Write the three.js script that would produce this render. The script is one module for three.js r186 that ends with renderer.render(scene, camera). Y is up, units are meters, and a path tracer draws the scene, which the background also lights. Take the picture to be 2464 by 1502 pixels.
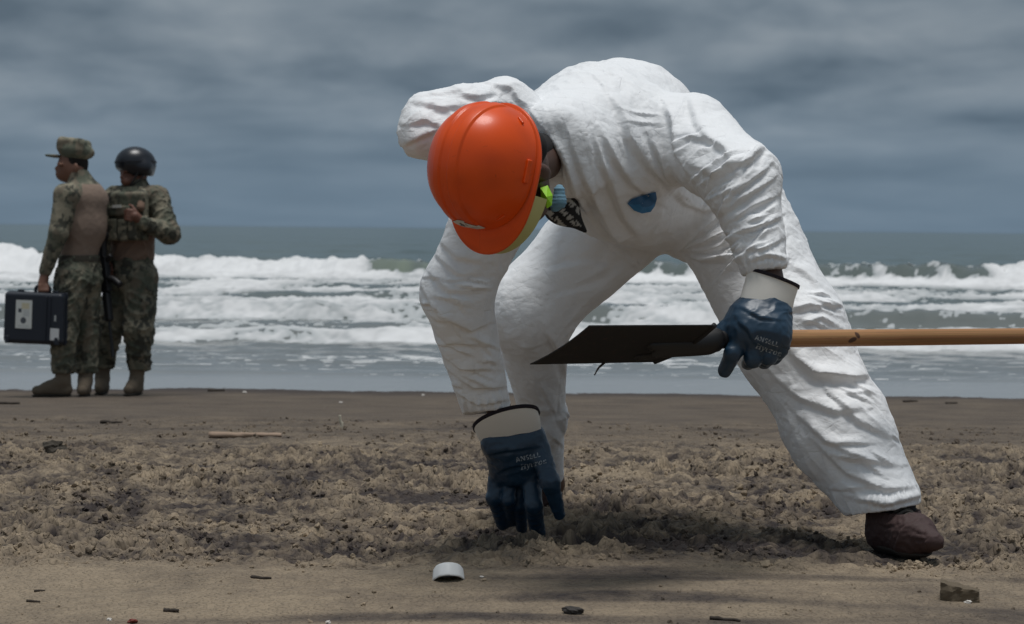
import * as THREE from 'three';
import { mergeGeometries } from 'three/addons/utils/BufferGeometryUtils.js';
import { RoundedBoxGeometry } from 'three/addons/geometries/RoundedBoxGeometry.js';
import { MeshBVH } from 'three-mesh-bvh';

// ------------------------------------------------------------------ camera, sky, sun, exposure
const scene = new THREE.Scene();
const FPX = 4800;                                     // focal length in units of a 2464 wide picture
const camera = new THREE.PerspectiveCamera(2 * Math.atan(751 / FPX) * 180 / Math.PI, 1024 / 624, 0.1, 30000);
camera.position.set(0, 0.74, 0);
camera.rotation.order = 'YXZ';
camera.rotation.set(-Math.atan(200 / FPX), 0, 0.0093);
camera.focus = 4.55; camera.userData.fStop = 9;
camera.updateMatrixWorld();
scene.add(camera);
const renderer = new THREE.WebGLRenderer();
renderer.toneMapping = THREE.LinearToneMapping;
renderer.toneMappingExposure = 1.5;
renderer.shadowMap.enabled = true;

// noise
function mulberry(a) { return () => { a |= 0; a = a + 0x6D2B79F5 | 0; let t = Math.imul(a ^ a >>> 15, 1 | a); t = t + Math.imul(t ^ t >>> 7, 61 | t) ^ t; return ((t ^ t >>> 14) >>> 0) / 4294967296; }; }
const PERM = new Uint8Array(512); { const r = mulberry(77), p = [...Array(256).keys()]; for (let i = 255; i > 0; i--) { const j = Math.floor(r() * (i + 1)); [p[i], p[j]] = [p[j], p[i]]; } for (let i = 0; i < 512; i++) PERM[i] = p[i & 255]; }
function gr(h, x, y, z) { h &= 15; const u = h < 8 ? x : y, v = h < 4 ? y : h === 12 || h === 14 ? x : z; return ((h & 1) ? -u : u) + ((h & 2) ? -v : v); }
function noise(x, y, z = 0) {
  const X0 = Math.floor(x), Y0 = Math.floor(y), Z0 = Math.floor(z), X = X0 & 255, Y = Y0 & 255, Z = Z0 & 255; x -= X0; y -= Y0; z -= Z0;
  const u = x * x * x * (x * (x * 6 - 15) + 10), v = y * y * y * (y * (y * 6 - 15) + 10), w = z * z * z * (z * (z * 6 - 15) + 10);
  const A = PERM[X] + Y, AA = PERM[A] + Z, AB = PERM[A + 1] + Z, B = PERM[X + 1] + Y, BA = PERM[B] + Z, BB = PERM[B + 1] + Z;
  const l = (t, a, b) => a + t * (b - a);
  return l(w, l(v, l(u, gr(PERM[AA], x, y, z), gr(PERM[BA], x - 1, y, z)), l(u, gr(PERM[AB], x, y - 1, z), gr(PERM[BB], x - 1, y - 1, z))),
    l(v, l(u, gr(PERM[AA + 1], x, y, z - 1), gr(PERM[BA + 1], x - 1, y, z - 1)), l(u, gr(PERM[AB + 1], x, y - 1, z - 1), gr(PERM[BB + 1], x - 1, y - 1, z - 1))));
}
function fbm(x, y, z, o) { let s = 0, a = 0.5; for (let i = 0; i < o; i++) { s += a * noise(x, y, z); x = x * 2.03 + 11.7; y = y * 2.03 + 5.3; z = z * 2.03 + 2.9; a *= 0.5; } return s; }
const clamp = (x, a = 0, b = 1) => x < a ? a : x > b ? b : x;
const sstep = (a, b, x) => { const t = clamp((x - a) / (b - a)); return t * t * (3 - 2 * t); };
const mixn = (a, b, t) => a + (b - a) * t;

// overcast sky: dull blue-grey bands near the horizon, brightening towards the zenith as an overcast sky does
{
  const W = 4096, H = 2048, data = new Float32Array(W * H * 4);
  for (let j = 0; j < H; j++) {
    const e = ((j + 0.5) / H - 0.5) * Math.PI, se = Math.sin(e), fine = e > -0.01 && e < 0.5;
    const up = Math.max(0, se), lift = 0.70 * (1 + 0.5 * Math.pow(up, 1.5)) ;
    const v = Math.log(Math.max(e, 0) + 0.035) * 5.2;
    const tintW = sstep(0.0, 0.10, e);
    for (let i = 0; i < W; i++) {
      const a = ((i + 0.5) / W - 0.5) * 2 * Math.PI, ca = Math.cos(a) * 13, sa = Math.sin(a) * 13;
      let n;
      if (fine) {
        const w1 = noise(ca * 0.7, sa * 0.7, v * 0.8 + 7) * 0.35, w2 = noise(ca * 2.2 + 4, sa * 2.2, v * 2.0) * 0.14;
        n = fbm(ca * 0.85 + w1, sa * 0.85 + w2, v * 0.95 + w1 * 0.6 + w2, 7) * 1.8 + 0.5 * noise(ca * 0.3 + 9, sa * 0.3, v * 0.9 + 3);
      } else n = e < 0 ? 0 : fbm(ca * 0.62, sa * 0.62, v, 2) * 2.0;
      const c = clamp(0.5 + n * 0.62) , cont = mixn(0.25, 1, sstep(0.015, 0.075, e));
      const b = (e < 0 ? 0.55 : lift) * (1 + (c - 0.47) * 0.76 * cont * (1 - 0.4 * up));
      const warm = clamp((c - 0.5) * 0.8 * cont + tintW * 0.5);
      const o = 4 * (j * W + i);
      data[o] = b * mixn(0.136, 0.188, warm + 0.25 * up); data[o + 1] = b * mixn(0.193, 0.214, warm + 0.25 * up); data[o + 2] = b * mixn(0.252, 0.236, warm + 0.25 * up); data[o + 3] = 1;
    }
  }
  const t = new THREE.DataTexture(data, W, H, THREE.RGBAFormat, THREE.FloatType);
  t.mapping = THREE.EquirectangularReflectionMapping; t.magFilter = THREE.LinearFilter; t.minFilter = THREE.LinearFilter; t.needsUpdate = true;
  scene.background = t; scene.environment = t;
}
const sun = new THREE.DirectionalLight(new THREE.Color(1, 0.982, 0.955), 1.5);
sun.position.set(1.5, 30, -3.5); sun.target.position.set(0, 0, -5); sun.castShadow = true; sun.shadow.radius = 46;
sun.shadow.mapSize.set(2048, 2048); Object.assign(sun.shadow.camera, { left: -12, right: 12, top: 16, bottom: -16, near: 1, far: 80 });
scene.add(sun, sun.target);

// ------------------------------------------------------------------ helpers
const V = (x, y, z) => new THREE.Vector3(x, y, z);
const toCam = camera.matrixWorld.clone().invert();
const U = (x, y, d) => V((x - 1232) / FPX * d, -(y - 751) / FPX * d, -d).applyMatrix4(camera.matrixWorld);      // where a point seen at x, y stands when it is d metres off
const project = p => { const q = p.clone().applyMatrix4(toCam); return [1232 - q.x / q.z * FPX, 751 + q.y / q.z * FPX, -q.z]; };
const AX = V(1, 0, 0).transformDirection(camera.matrixWorld), AY = V(0, 1, 0).transformDirection(camera.matrixWorld), AZ = V(0, 0, 1).transformDirection(camera.matrixWorld);
const along = (x, y, z) => AX.clone().multiplyScalar(x).addScaledVector(AY, y).addScaledVector(AZ, z).normalize();
const used = {};
function numbered(n) { used[n] = (used[n] ?? -1) + 1; return used[n] ? n + '_' + String(used[n]).padStart(3, '0') : n; }
const partCount = new Map();
function partName(parent, n) { if (!partCount.has(parent)) partCount.set(parent, {}); const m = partCount.get(parent); m[n] = (m[n] ?? -1) + 1; return m[n] ? n + '_' + String(m[n]).padStart(3, '0') : n; }
function thing(name, label, category, base, group) {
  const o = new THREE.Group(); o.name = numbered(name); o.position.copy(base); scene.add(o);
  o.userData = { label, category }; if (group) o.userData.group = group;
  o.updateMatrixWorld(true); return o;
}
// a part given in world coordinates, stored relative to its thing's base
function part(name, geo, m, root, label, parent = root) {
  const off = root.position; geo.translate(-off.x, -off.y, -off.z);
  const o = new THREE.Mesh(geo, m); o.name = partName(root, name); o.castShadow = o.receiveShadow = true;
  if (label) o.userData.label = label;
  parent.add(o); return o;
}
function setting(name, geo, m, kind = 'structure') { const o = new THREE.Mesh(geo, m); o.name = name; o.userData.kind = kind; o.receiveShadow = o.castShadow = true; scene.add(o); return o; }
const std = (r, g, b, rough = 0.8, extra = {}) => new THREE.MeshStandardMaterial({ color: new THREE.Color().setRGB(r, g, b), roughness: rough, ...extra });
const phys = (r, g, b, rough = 0.8, extra = {}) => new THREE.MeshPhysicalMaterial({ color: new THREE.Color().setRGB(r, g, b), roughness: rough, ...extra });
const vcol = (rough = 0.85, extra = {}) => new THREE.MeshStandardMaterial({ vertexColors: true, roughness: rough, ...extra });

// distance fields: tapered capsules and ellipsoids joined by a smooth minimum
class Field {
  constructor(k = 0.03) { this.k = k; this.b = []; this.s = []; }
  cap(a, b, ra, rb = ra, k = this.k, tag) { const d = b.clone().sub(a); this.b.push({ t: 0, ax: a.x, ay: a.y, az: a.z, dx: d.x, dy: d.y, dz: d.z, l2: Math.max(d.lengthSq(), 1e-9), ra, rb, k, tag, a, bb: b }); return this; }
  chain(pts, rs, k, tag) { for (let i = 0; i + 1 < pts.length; i++) this.cap(pts[i], pts[i + 1], rs[i], rs[i + 1], i ? Math.max(k ?? this.k, 0.006) : k, tag); return this; }
  ell(c, X, Y, Z, rx, ry, rz, k = this.k, tag) { this.b.push({ t: 1, c, X, Y, Z, rx, ry, rz, k, tag, rad: Math.max(rx, ry, rz) }); return this; }
  box(c, X, Y, Z, hx, hy, hz, r, k = this.k, tag) { this.b.push({ t: 2, c, X, Y, Z, hx: hx - r, hy: hy - r, hz: hz - r, r, k, tag, rad: Math.hypot(hx, hy, hz) }); return this; }
  minus(f) { this.s.push(f); return this; }
  one(o, x, y, z) {
    if (o.t === 0) {
      const px = x - o.ax, py = y - o.ay, pz = z - o.az; let t = (px * o.dx + py * o.dy + pz * o.dz) / o.l2; t = t < 0 ? 0 : t > 1 ? 1 : t;
      return Math.hypot(px - t * o.dx, py - t * o.dy, pz - t * o.dz) - (o.ra + (o.rb - o.ra) * t);
    }
    const px = x - o.c.x, py = y - o.c.y, pz = z - o.c.z;
    const u = px * o.X.x + py * o.X.y + pz * o.X.z, v = px * o.Y.x + py * o.Y.y + pz * o.Y.z, w = px * o.Z.x + py * o.Z.y + pz * o.Z.z;
    if (o.t === 1) {
      const a = u / o.rx, b = v / o.ry, c = w / o.rz, k0 = Math.hypot(a, b, c), k1 = Math.hypot(a / o.rx, b / o.ry, c / o.rz);
      return k1 < 1e-9 ? -Math.min(o.rx, o.ry, o.rz) : k0 * (k0 - 1) / k1;
    }
    const qx = Math.abs(u) - o.hx, qy = Math.abs(v) - o.hy, qz = Math.abs(w) - o.hz;
    return Math.hypot(Math.max(qx, 0), Math.max(qy, 0), Math.max(qz, 0)) + Math.min(Math.max(qx, qy, qz), 0) - o.r;
  }
  at(x, y, z) {
    let d = 1e3;
    for (const o of this.b) { const e = this.one(o, x, y, z), k = o.k, h = k - Math.abs(d - e); d = Math.min(d, e) - (h > 0 ? h * h / (4 * k) : 0); }
    for (const g of this.s) d = Math.max(d, -g(x, y, z));
    return d;
  }
  bounds() {
    const b = new THREE.Box3();
    for (const o of this.b) {
      if (o.t === 0) { for (const [p, r] of [[o.a, o.ra], [o.bb, o.rb]]) { b.expandByPoint(p.clone().addScalar(r)); b.expandByPoint(p.clone().addScalar(-r)); } }
      else { b.expandByPoint(o.c.clone().addScalar(o.rad)); b.expandByPoint(o.c.clone().addScalar(-o.rad)); }
    }
    return b;
  }
}
// surface nets over the blocks that the surface passes through
function surface(F, h, { shape, colour, box } = {}) {
  const bb = (box ?? F.bounds()).clone().expandByScalar(h * 3 + 0.01), o = bb.min, B = 8;
  const bx = Math.ceil((bb.max.x - o.x) / h / B), by = Math.ceil((bb.max.y - o.y) / h / B), bz = Math.ceil((bb.max.z - o.z) / h / B);
  const nx = bx * B, ny = by * B, nz = bz * B, val = new Float32Array(nx * ny * nz).fill(1), sy = nx, sz = nx * ny, act = [];
  const R = h * B * 0.87 * 1.25 + h;
  for (let k = 0; k < bz; k++) for (let j = 0; j < by; j++) for (let i = 0; i < bx; i++) {
    const d = F.at(o.x + (i + 0.5) * B * h, o.y + (j + 0.5) * B * h, o.z + (k + 0.5) * B * h);
    if (d > R) continue;
    const full = d < -R; if (!full) act.push(i * B, j * B, k * B);
    for (let c = 0; c < B; c++) for (let b = 0; b < B; b++) { let q = (k * B + c) * sz + (j * B + b) * sy + i * B; for (let a = 0; a < B; a++, q++) val[q] = full ? -1 : F.at(o.x + (i * B + a) * h, o.y + (j * B + b) * h, o.z + (k * B + c) * h); }
  }
  const ids = new Int32Array(nx * ny * nz).fill(-1), P = [], I = [];
  const off = [0, 1, sy, sy + 1, sz, sz + 1, sz + sy, sz + sy + 1], E = [[0, 1], [2, 3], [4, 5], [6, 7], [0, 2], [1, 3], [4, 6], [5, 7], [0, 4], [1, 5], [2, 6], [3, 7]];
  for (let m = 0; m < act.length; m += 3) for (let c = 0; c < B; c++) for (let b = 0; b < B; b++) for (let a = 0; a < B; a++) {
    const i = act[m] + a, j = act[m + 1] + b, k = act[m + 2] + c; if (i >= nx - 1 || j >= ny - 1 || k >= nz - 1) continue;
    const q = k * sz + j * sy + i; let mask = 0; for (let n = 0; n < 8; n++) if (val[q + off[n]] < 0) mask |= 1 << n;
    if (mask === 0 || mask === 255) continue;
    let x = 0, y = 0, z = 0, n = 0;
    for (const [e, f] of E) { const A = val[q + off[e]], C = val[q + off[f]]; if ((A < 0) === (C < 0)) continue; const t = A / (A - C); x += (e & 1) + t * ((f & 1) - (e & 1)); y += (e >> 1 & 1) + t * ((f >> 1 & 1) - (e >> 1 & 1)); z += (e >> 2) + t * ((f >> 2) - (e >> 2)); n++; }
    ids[q] = P.length / 3; P.push(o.x + (i + x / n) * h, o.y + (j + y / n) * h, o.z + (k + z / n) * h);
  }
  for (let m = 0; m < act.length; m += 3) for (let c = 0; c < B; c++) for (let b = 0; b < B; b++) for (let a = 0; a < B; a++) {
    const i = act[m] + a, j = act[m + 1] + b, k = act[m + 2] + c; if (i >= nx - 1 || j >= ny - 1 || k >= nz - 1 || !i || !j || !k) continue;
    const q = k * sz + j * sy + i, s = val[q] < 0;
    for (const [d, u, v] of [[1, sy, sz], [sy, sz, 1], [sz, 1, sy]]) {
      if ((val[q + d] < 0) === s) continue;
      const A = ids[q], Bv = ids[q - u], C = ids[q - u - v], D = ids[q - v]; if (A < 0 || Bv < 0 || C < 0 || D < 0) continue;
      if (s) I.push(A, Bv, C, A, C, D); else I.push(A, C, Bv, A, D, C);
    }
  }
  const g = new THREE.BufferGeometry(); g.setAttribute('position', new THREE.Float32BufferAttribute(P, 3)); g.setIndex(I); g.computeVertexNormals();
  if (shape) {
    const p = g.attributes.position, n = g.attributes.normal, pv = V(), nv = V();
    for (let i = 0; i < p.count; i++) { pv.fromBufferAttribute(p, i); nv.fromBufferAttribute(n, i); const s = shape(pv, nv); p.setXYZ(i, pv.x + nv.x * s, pv.y + nv.y * s, pv.z + nv.z * s); }
    g.computeVertexNormals();
  }
  if (colour) {
    const p = g.attributes.position, n = g.attributes.normal, col = new Float32Array(p.count * 3), pv = V(), nv = V();
    for (let i = 0; i < p.count; i++) { pv.fromBufferAttribute(p, i); nv.fromBufferAttribute(n, i); const c = colour(pv, nv); col.set(c, i * 3); }
    g.setAttribute('color', new THREE.BufferAttribute(col, 3));
  }
  return g;
}
// grid of points f(u, v) -> Vector3
function sheet(nu, nv, f, closeU = false) {
  const P = [], I = [], uv = [], cols = closeU ? nu : nu + 1;
  for (let j = 0; j <= nv; j++) for (let i = 0; i < cols; i++) { const p = f(i / nu, j / nv); P.push(p.x, p.y, p.z); uv.push(i / nu, j / nv); }
  for (let j = 0; j < nv; j++) for (let i = 0; i < nu; i++) { const a = j * cols + i, b = j * cols + (i + 1) % cols, c = a + cols, d = b + cols; I.push(a, b, d, a, d, c); }
  const g = new THREE.BufferGeometry(); g.setAttribute('position', new THREE.Float32BufferAttribute(P, 3)); g.setAttribute('uv', new THREE.Float32BufferAttribute(uv, 2)); g.setIndex(I); g.computeVertexNormals(); return g;
}
// walled ring between two ellipses: rings are [centre, axis a, axis b, radius a, radius b]
function hoop(rings, n, th) {
  const loop = [...rings, ...rings.slice().reverse().map(r => [r[0], r[1], r[2], r[3] - th, r[4] - th]), rings[0]];
  return sheet(n, loop.length - 1, (u, v) => { const [c, A, B, ra, rb] = loop[Math.round(v * (loop.length - 1))], t = u * 2 * Math.PI; return c.clone().addScaledVector(A, Math.cos(t) * ra).addScaledVector(B, Math.sin(t) * rb); }, true);
}
function tube(pts, r0, r1 = r0, n = 10, seg = 24, bump = 0, seed = 0) {
  const c = new THREE.CatmullRomCurve3(pts), fr = c.computeFrenetFrames(seg, false);
  return sheet(n, seg + 2, (u, v) => {
    const w = Math.round(v * (seg + 2)), s = clamp((w - 1) / seg), k = w === 0 || w === seg + 2 ? 0.02 : 1, t = u * 2 * Math.PI, m = Math.round(s * seg);
    const r = mixn(r0, r1, s) * k * (1 + bump * noise(Math.cos(t) * 1.3 + seed, Math.sin(t) * 1.3, s * 9));
    return c.getPointAt(s).addScaledVector(fr.normals[m], Math.cos(t) * r).addScaledVector(fr.binormals[m], Math.sin(t) * r);
  }, true);
}
// patch of print lying on a surface: four corners as seen, carried onto the mesh
function decal(geo, corners, n, lift) {
  const bvh = geo.boundsTree ?? (geo.boundsTree = new MeshBVH(geo)), org = camera.position.clone(); let last = 4.4;
  return sheet(n, n, (u, v) => {
    const x = mixn(mixn(corners[0][0], corners[1][0], u), mixn(corners[3][0], corners[2][0], u), v), y = mixn(mixn(corners[0][1], corners[1][1], u), mixn(corners[3][1], corners[2][1], u), v);
    const ray = new THREE.Ray(org, U(x, y, 4).sub(org).normalize()), hit = bvh.raycastFirst(ray, THREE.DoubleSide);
    if (hit) last = hit.distance;
    return ray.at(last - lift, V());
  });
}
function paint(w, h, draw, srgb = true) { const c = document.createElement('canvas'); c.width = w; c.height = h; draw(c.getContext('2d'), w, h); const t = new THREE.CanvasTexture(c); if (srgb) t.colorSpace = THREE.SRGBColorSpace; return t; }

// ------------------------------------------------------------------ the beach
const SEA = -0.45;
function profile(d) {                                  // level sand by the worker, sloping to the water
  const k = [[-60, 1.5], [-8, 0.1], [0, 0], [5.4, 0], [7, -0.03], [8, -0.08], [9, -0.145], [10, -0.212], [11, -0.28], [12, -0.345], [13, -0.395], [14, -0.432], [14.5, -0.45], [16, -0.52], [20, -0.8], [30, -1.5], [400, -9]];
  for (let i = 1; i < k.length; i++) if (d <= k[i][0]) { const t = (d - k[i - 1][0]) / (k[i][0] - k[i - 1][0]); return mixn(k[i - 1][1], k[i][1], t); }
  return -9;
}
function churn(x, d) {                                 // how far the sand is dug over
  const e = 4.36 + 0.08 * noise(x * 1.3, 3.1) + 0.05 * noise(x * 5, 8.2) + 0.06 * sstep(0.5, 1.2, x) * -1;
  return sstep(e - 0.10, e + 0.22, d + 0.10 * noise(x * 3.2, d * 4, 2.2) + 0.05 * noise(x * 11, d * 11, 4)) * mixn(1, 0.30, sstep(6.6, 7.6, d + 0.3 * noise(x * 0.8, 1.7))) * mixn(1, 0.25, sstep(9.2, 9.8, d + 0.25 * noise(x * 0.5, 4.4)));
}
function sandHeight(x, d) {
  let y = profile(d) + 0.012 * noise(x * 0.7, d * 0.9, 3);
  if (d > 2.5 && d < 15 && Math.abs(x) < 8) {
    const m = churn(x, d), wx = 0.06 * noise(x * 4, d * 4, 1), wd = 0.06 * noise(x * 4, d * 4, 9);
    const n1 = noise(x * 4.2 + wx * 8, d * 3.4, 2), n2 = noise((x + wx) * 11, (d + wd) * 9, 5), n3 = noise((x + wx) * 26, (d + wd) * 22, 7), n4 = noise(x * 60, d * 50, 4);
    const bil = Math.abs(n2) * 1.5, bil3 = Math.abs(n3) * 1.5;
    const lump = sstep(-0.05, 0.28, noise((x + wx) * 15, (d + wd) * 13, 15)) * 0.015 + sstep(-0.1, 0.3, noise((x + wx) * 30 + wx * 60, (d + wd) * 22, 17)) * 0.012 + sstep(-0.1, 0.3, noise(x * 52 + wx * 40, d * 42, 19)) * 0.0085;
    y += m * (0.018 * n1 + 0.016 * (bil - 0.35) + 0.010 * (bil3 - 0.35) * (0.5 + bil) + 0.005 * n4 + lump * clamp(0.75 + 1.1 * noise(x * 2.3, d * 2.3, 23), 0.15, 1.3) - 0.016);
    const f = 1 - m; y += f * (0.006 * noise(x * 1.6, d * 6, 2) + 0.0022 * noise(x * 9, d * 22, 6) + 0.0012 * noise(x * 40, d * 40, 3));
    const fl = Math.exp(-(((x - 0.95) / 0.14) ** 4 + ((d - 4.6) / 0.16) ** 4)); y = mixn(y, -0.014, fl * 0.85);
    // hollow being dug at the hand, with a rim towards the camera
    const hx = (x - 0.16) / 0.42, hd = (d - 4.86) / 0.2, q = hx * hx + hd * hd; y -= 0.020 * Math.exp(-q * 1.4) * m;
    y += 0.024 * Math.exp(-(((x - 0.02) / 0.17) ** 2 + ((d - 4.70) / 0.055) ** 2)) * m;
    const rx = (x - 0.34) / 0.5, rd = (d - 4.5) / 0.12; y += 0.018 * Math.exp(-(rx * rx + rd * rd)) * m;
  }
  return y;
}
const W2 = (x, d, y) => V(x, y, -d);
function sandColour(x, d, y) {
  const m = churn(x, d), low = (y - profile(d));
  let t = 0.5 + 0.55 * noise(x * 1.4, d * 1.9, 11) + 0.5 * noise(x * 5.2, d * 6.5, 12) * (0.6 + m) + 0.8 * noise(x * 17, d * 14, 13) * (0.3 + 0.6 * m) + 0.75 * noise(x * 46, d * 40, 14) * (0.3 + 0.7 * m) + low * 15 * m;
  t -= 0.75 * Math.exp(-(((x - 0.36) / 0.62) ** 2 + ((d - 4.66) / 0.22) ** 2) * 1.3);                        // freshly turned damp sand
  t += (1 - sstep(4.3, 4.5, d)) * (0.42 - 0.75 * sstep(0.05, 0.5, noise(x * 1.3 + 2.2, d * 6.5, 21)));                        // darker streaks on the swept strip in front
  const far = sstep(7.0, 8.2, d); t = mixn(t, 0.28 + 0.4 * noise(x * 2.5, d * 3, 15) + 0.3 * noise(x * 12, d * 9, 5), far * 0.85);
  t = mixn(t, 0.25 + 0.25 * noise(x * 3, d * 5, 16), sstep(9.4, 10.2, d));
  t = mixn(t, -0.1, sstep(13.6, 14.4, d));
  t = clamp(t, -0.15, 1.15);
  const g = 1 + 0.10 * noise(x * 130, d * 130, 3);
  return [mixn(0.072, 0.262, t) * g, mixn(0.055, 0.203, t) * g, mixn(0.044, 0.140, t) * g];
}
function ladder(list) { const o = [list[0][0]]; for (let i = 1; i < list.length; i++) { const [to, st] = list[i]; let x = o[o.length - 1], s0 = list[i - 1][1]; while (x < to - 1e-6) { const t = clamp((x - list[i - 1][0]) / (to - list[i - 1][0])); x += mixn(s0, st, t); o.push(Math.min(x, to)); } } return o; }
{
  const ds = ladder([[-60, 12], [-2, 2], [2.8, 0.3], [3.3, 0.03], [3.6, 0.008], [5.4, 0.009], [7.6, 0.0155], [10, 0.035], [15, 0.06], [22, 1], [60, 10]]);
  const half = ladder([[0, 0.0075], [1.35, 0.0075], [2.3, 0.011], [4.5, 0.04], [9, 0.4], [90, 12]]), xs = [...half.slice(1).reverse().map(v => -v), ...half];
  const nx = xs.length, nd = ds.length, P = new Float32Array(nx * nd * 3), C = new Float32Array(nx * nd * 3), I = [];
  for (let j = 0; j < nd; j++) for (let i = 0; i < nx; i++) { const x = xs[i], d = ds[j], y = sandHeight(x, d), q = 3 * (j * nx + i); P[q] = x; P[q + 1] = y; P[q + 2] = -d; C.set(sandColour(x, d, y), q); }
  for (let j = 0; j + 1 < nd; j++) for (let i = 0; i + 1 < nx; i++) { const a = j * nx + i; I.push(a, a + 1, a + nx + 1, a, a + nx + 1, a + nx); }
  const g = new THREE.BufferGeometry(); g.setAttribute('position', new THREE.BufferAttribute(P, 3)); g.setAttribute('color', new THREE.BufferAttribute(C, 3)); g.setIndex(I); g.computeVertexNormals();
  const uv = new Float32Array(nx * nd * 2); for (let i = 0; i < nx * nd; i++) { uv[2 * i] = P[3 * i] / 0.9; uv[2 * i + 1] = P[3 * i + 2] / 0.9; } g.setAttribute('uv', new THREE.BufferAttribute(uv, 2));
  // crumbs and grains, 0.9 m across
  const N = 1024, hgt = new Float32Array(N * N), r = mulberry(21);
  for (let k = 0; k < 26000; k++) { const cx = r() * N, cy = r() * N, R = 1.5 + 9 * Math.pow(r(), 4), top = R * (0.5 + 0.5 * r()); for (let y = -Math.ceil(R); y <= R; y++) for (let x = -Math.ceil(R); x <= R; x++) { const q = (x * x + y * y) / (R * R); if (q < 1) { const i = (((cy + y) | 0) + N) % N * N + (((cx + x) | 0) + N) % N; hgt[i] = Math.max(hgt[i], top * Math.sqrt(1 - q)); } } }
  const px = new Uint8Array(N * N * 4); for (let i = 0; i < N * N; i++) { const v = Math.min(255, hgt[i] * 22 + r() * 26); px[4 * i] = px[4 * i + 1] = px[4 * i + 2] = v; px[4 * i + 3] = 255; }
  const bt = new THREE.DataTexture(px, N, N); bt.wrapS = bt.wrapT = THREE.RepeatWrapping; bt.magFilter = THREE.LinearFilter; bt.needsUpdate = true;
  setting('beach_sand', g, vcol(0.93, { bumpMap: bt, bumpScale: 0.010 })); console.log('sand', nx, nd);
}
// loose clods of turned sand
{
  const r = mulberry(5), shapes = [];
  for (let s = 0; s < 4; s++) {
    const g = new THREE.IcosahedronGeometry(1, 1), p = g.attributes.position;
    for (let i = 0; i < p.count; i++) { const x = p.getX(i), y = p.getY(i), z = p.getZ(i), k = 0.8 + 0.55 * noise(x * 1.1 + s * 9, y * 1.1, z * 1.1) + 0.35 * noise(x * 2.6, y * 2.6 + s * 5, z * 2.6); p.setXYZ(i, x * k, y * k * 0.8, z * k); }
    g.computeVertexNormals(); shapes.push(g);
  }
  const shade = (c, k) => c.map(v => v * k), N = 100000, list = [[], [], [], []], M = new THREE.Matrix4(), q = new THREE.Quaternion(), e = new THREE.Euler();
  for (let i = 0; i < N; i++) {
    const d = 3.7 + Math.pow(r(), 1.5) * 5.6, x = (r() * 2 - 1) * 0.36 * d, m = churn(x, d), clump = noise(x * 3.1, d * 3.1, 31);
    const keep = m * sstep(-0.3, 0.35, clump) * 0.6 + 0.008; if (r() > keep) continue;
    const s = (0.0020 + 0.009 * Math.pow(r(), 4.2) + (r() < 0.02 ? 0.008 * r() : 0)) * (m < 0.3 ? 0.6 : 1);
    if (d > 4.7 && d < 4.95 && x > -0.06 && x < 0.2) continue;
    q.setFromEuler(e.set(r() * 6, r() * 6, r() * 6)); M.compose(V(x, sandHeight(x, d) + s * 0.25, -d), q, V(s * (0.9 + 0.5 * r()), s * (0.8 + 0.4 * r()), s));
    list[i % 4].push([M.clone(), shade(sandColour(x, d, sandHeight(x, d)), 1.0 + 0.35 * r())]);
  }
  const merged = new THREE.Group(); merged.name = 'sand_clods'; merged.userData.kind = 'stuff'; merged.userData.label = 'loose crumbs and clods of sand over the dug strip'; scene.add(merged);
  list.forEach((l, s) => { const im = new THREE.InstancedMesh(shapes[s], std(1, 1, 1, 0.95), l.length); im.name = partName(merged, 'clods'); im.userData.kind = 'stuff'; l.forEach(([m, c], i) => { im.setMatrixAt(i, m); im.setColorAt(i, new THREE.Color().setRGB(...c)); }); im.castShadow = im.receiveShadow = true; merged.add(im); });
}

// ------------------------------------------------------------------ the sea
const bores = [
  { D: 45.0, sl: -0.24, H: 0.56, w: 1.8, L: 7, wob: 1.6, seed: 1, lo: 0.7, foam: 1.2, fw: 2.6, behind: 0.3, main: 1 },
  { D: 40.5, sl: -0.12, H: 0.13, w: 1.2, L: 3, wob: 2.0, seed: 8, lo: 0.2, foam: 0.6, fw: 1.2, behind: 1.5 }, { D: 33, sl: 0.08, H: 0.12, w: 0.9, L: 3, wob: 2.0, seed: 9, lo: 0.2, foam: 0.55, fw: 1.0, behind: 1.6 }, { D: 27.6, sl: -0.05, H: 0.12, w: 0.7, L: 2, wob: 1.4, seed: 10, lo: 0.2, foam: 0.6, fw: 0.6, behind: 1.4 }, { D: 22.8, sl: 0.04, H: 0.09, w: 0.5, L: 1.6, wob: 1.0, seed: 11, lo: 0.3, foam: 0.6, fw: 0.4, behind: 1.2 },
  { D: 36, sl: -0.10, H: 0.24, w: 1.3, L: 4, wob: 2.2, seed: 2, lo: 0.2, foam: 0.5, fw: 1.5, behind: 1.0 },
  { D: 30, sl: 0.05, H: 0.20, w: 0.9, L: 3, wob: 1.8, seed: 3, lo: 0.25, foam: 0.5, fw: 1.2, behind: 1.2 },
  { D: 25.2, sl: -0.03, H: 0.20, w: 0.6, L: 2.5, wob: 1.1, seed: 4, lo: 0.45, foam: 0.65, fw: 0.6, behind: 1.5 },
  { D: 20.6, sl: 0.0, H: 0.12, w: 0.4, L: 1.6, wob: 0.7, seed: 5, lo: 0.62, foam: 0.8, fw: 0.35, behind: 1.5 },
  { D: 17.6, sl: -0.02, H: 0.022, w: 0.25, L: 0.6, wob: 0.35, seed: 6, lo: 0.3, foam: 0.75, fw: 0.3, behind: 1.2 },
  { D: 16.2, sl: -0.03, H: 0.010, w: 0.15, L: 0.4, wob: 0.22, seed: 7, lo: 0.5, foam: 0.75, fw: 0.12, behind: 0.5 },
];
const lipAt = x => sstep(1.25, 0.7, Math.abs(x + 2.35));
const shore = x => 14.55 - 0.03 * x + 0.12 * noise(x * 0.5, 2.2) + 0.03 * noise(x * 2.5, 7);
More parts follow.
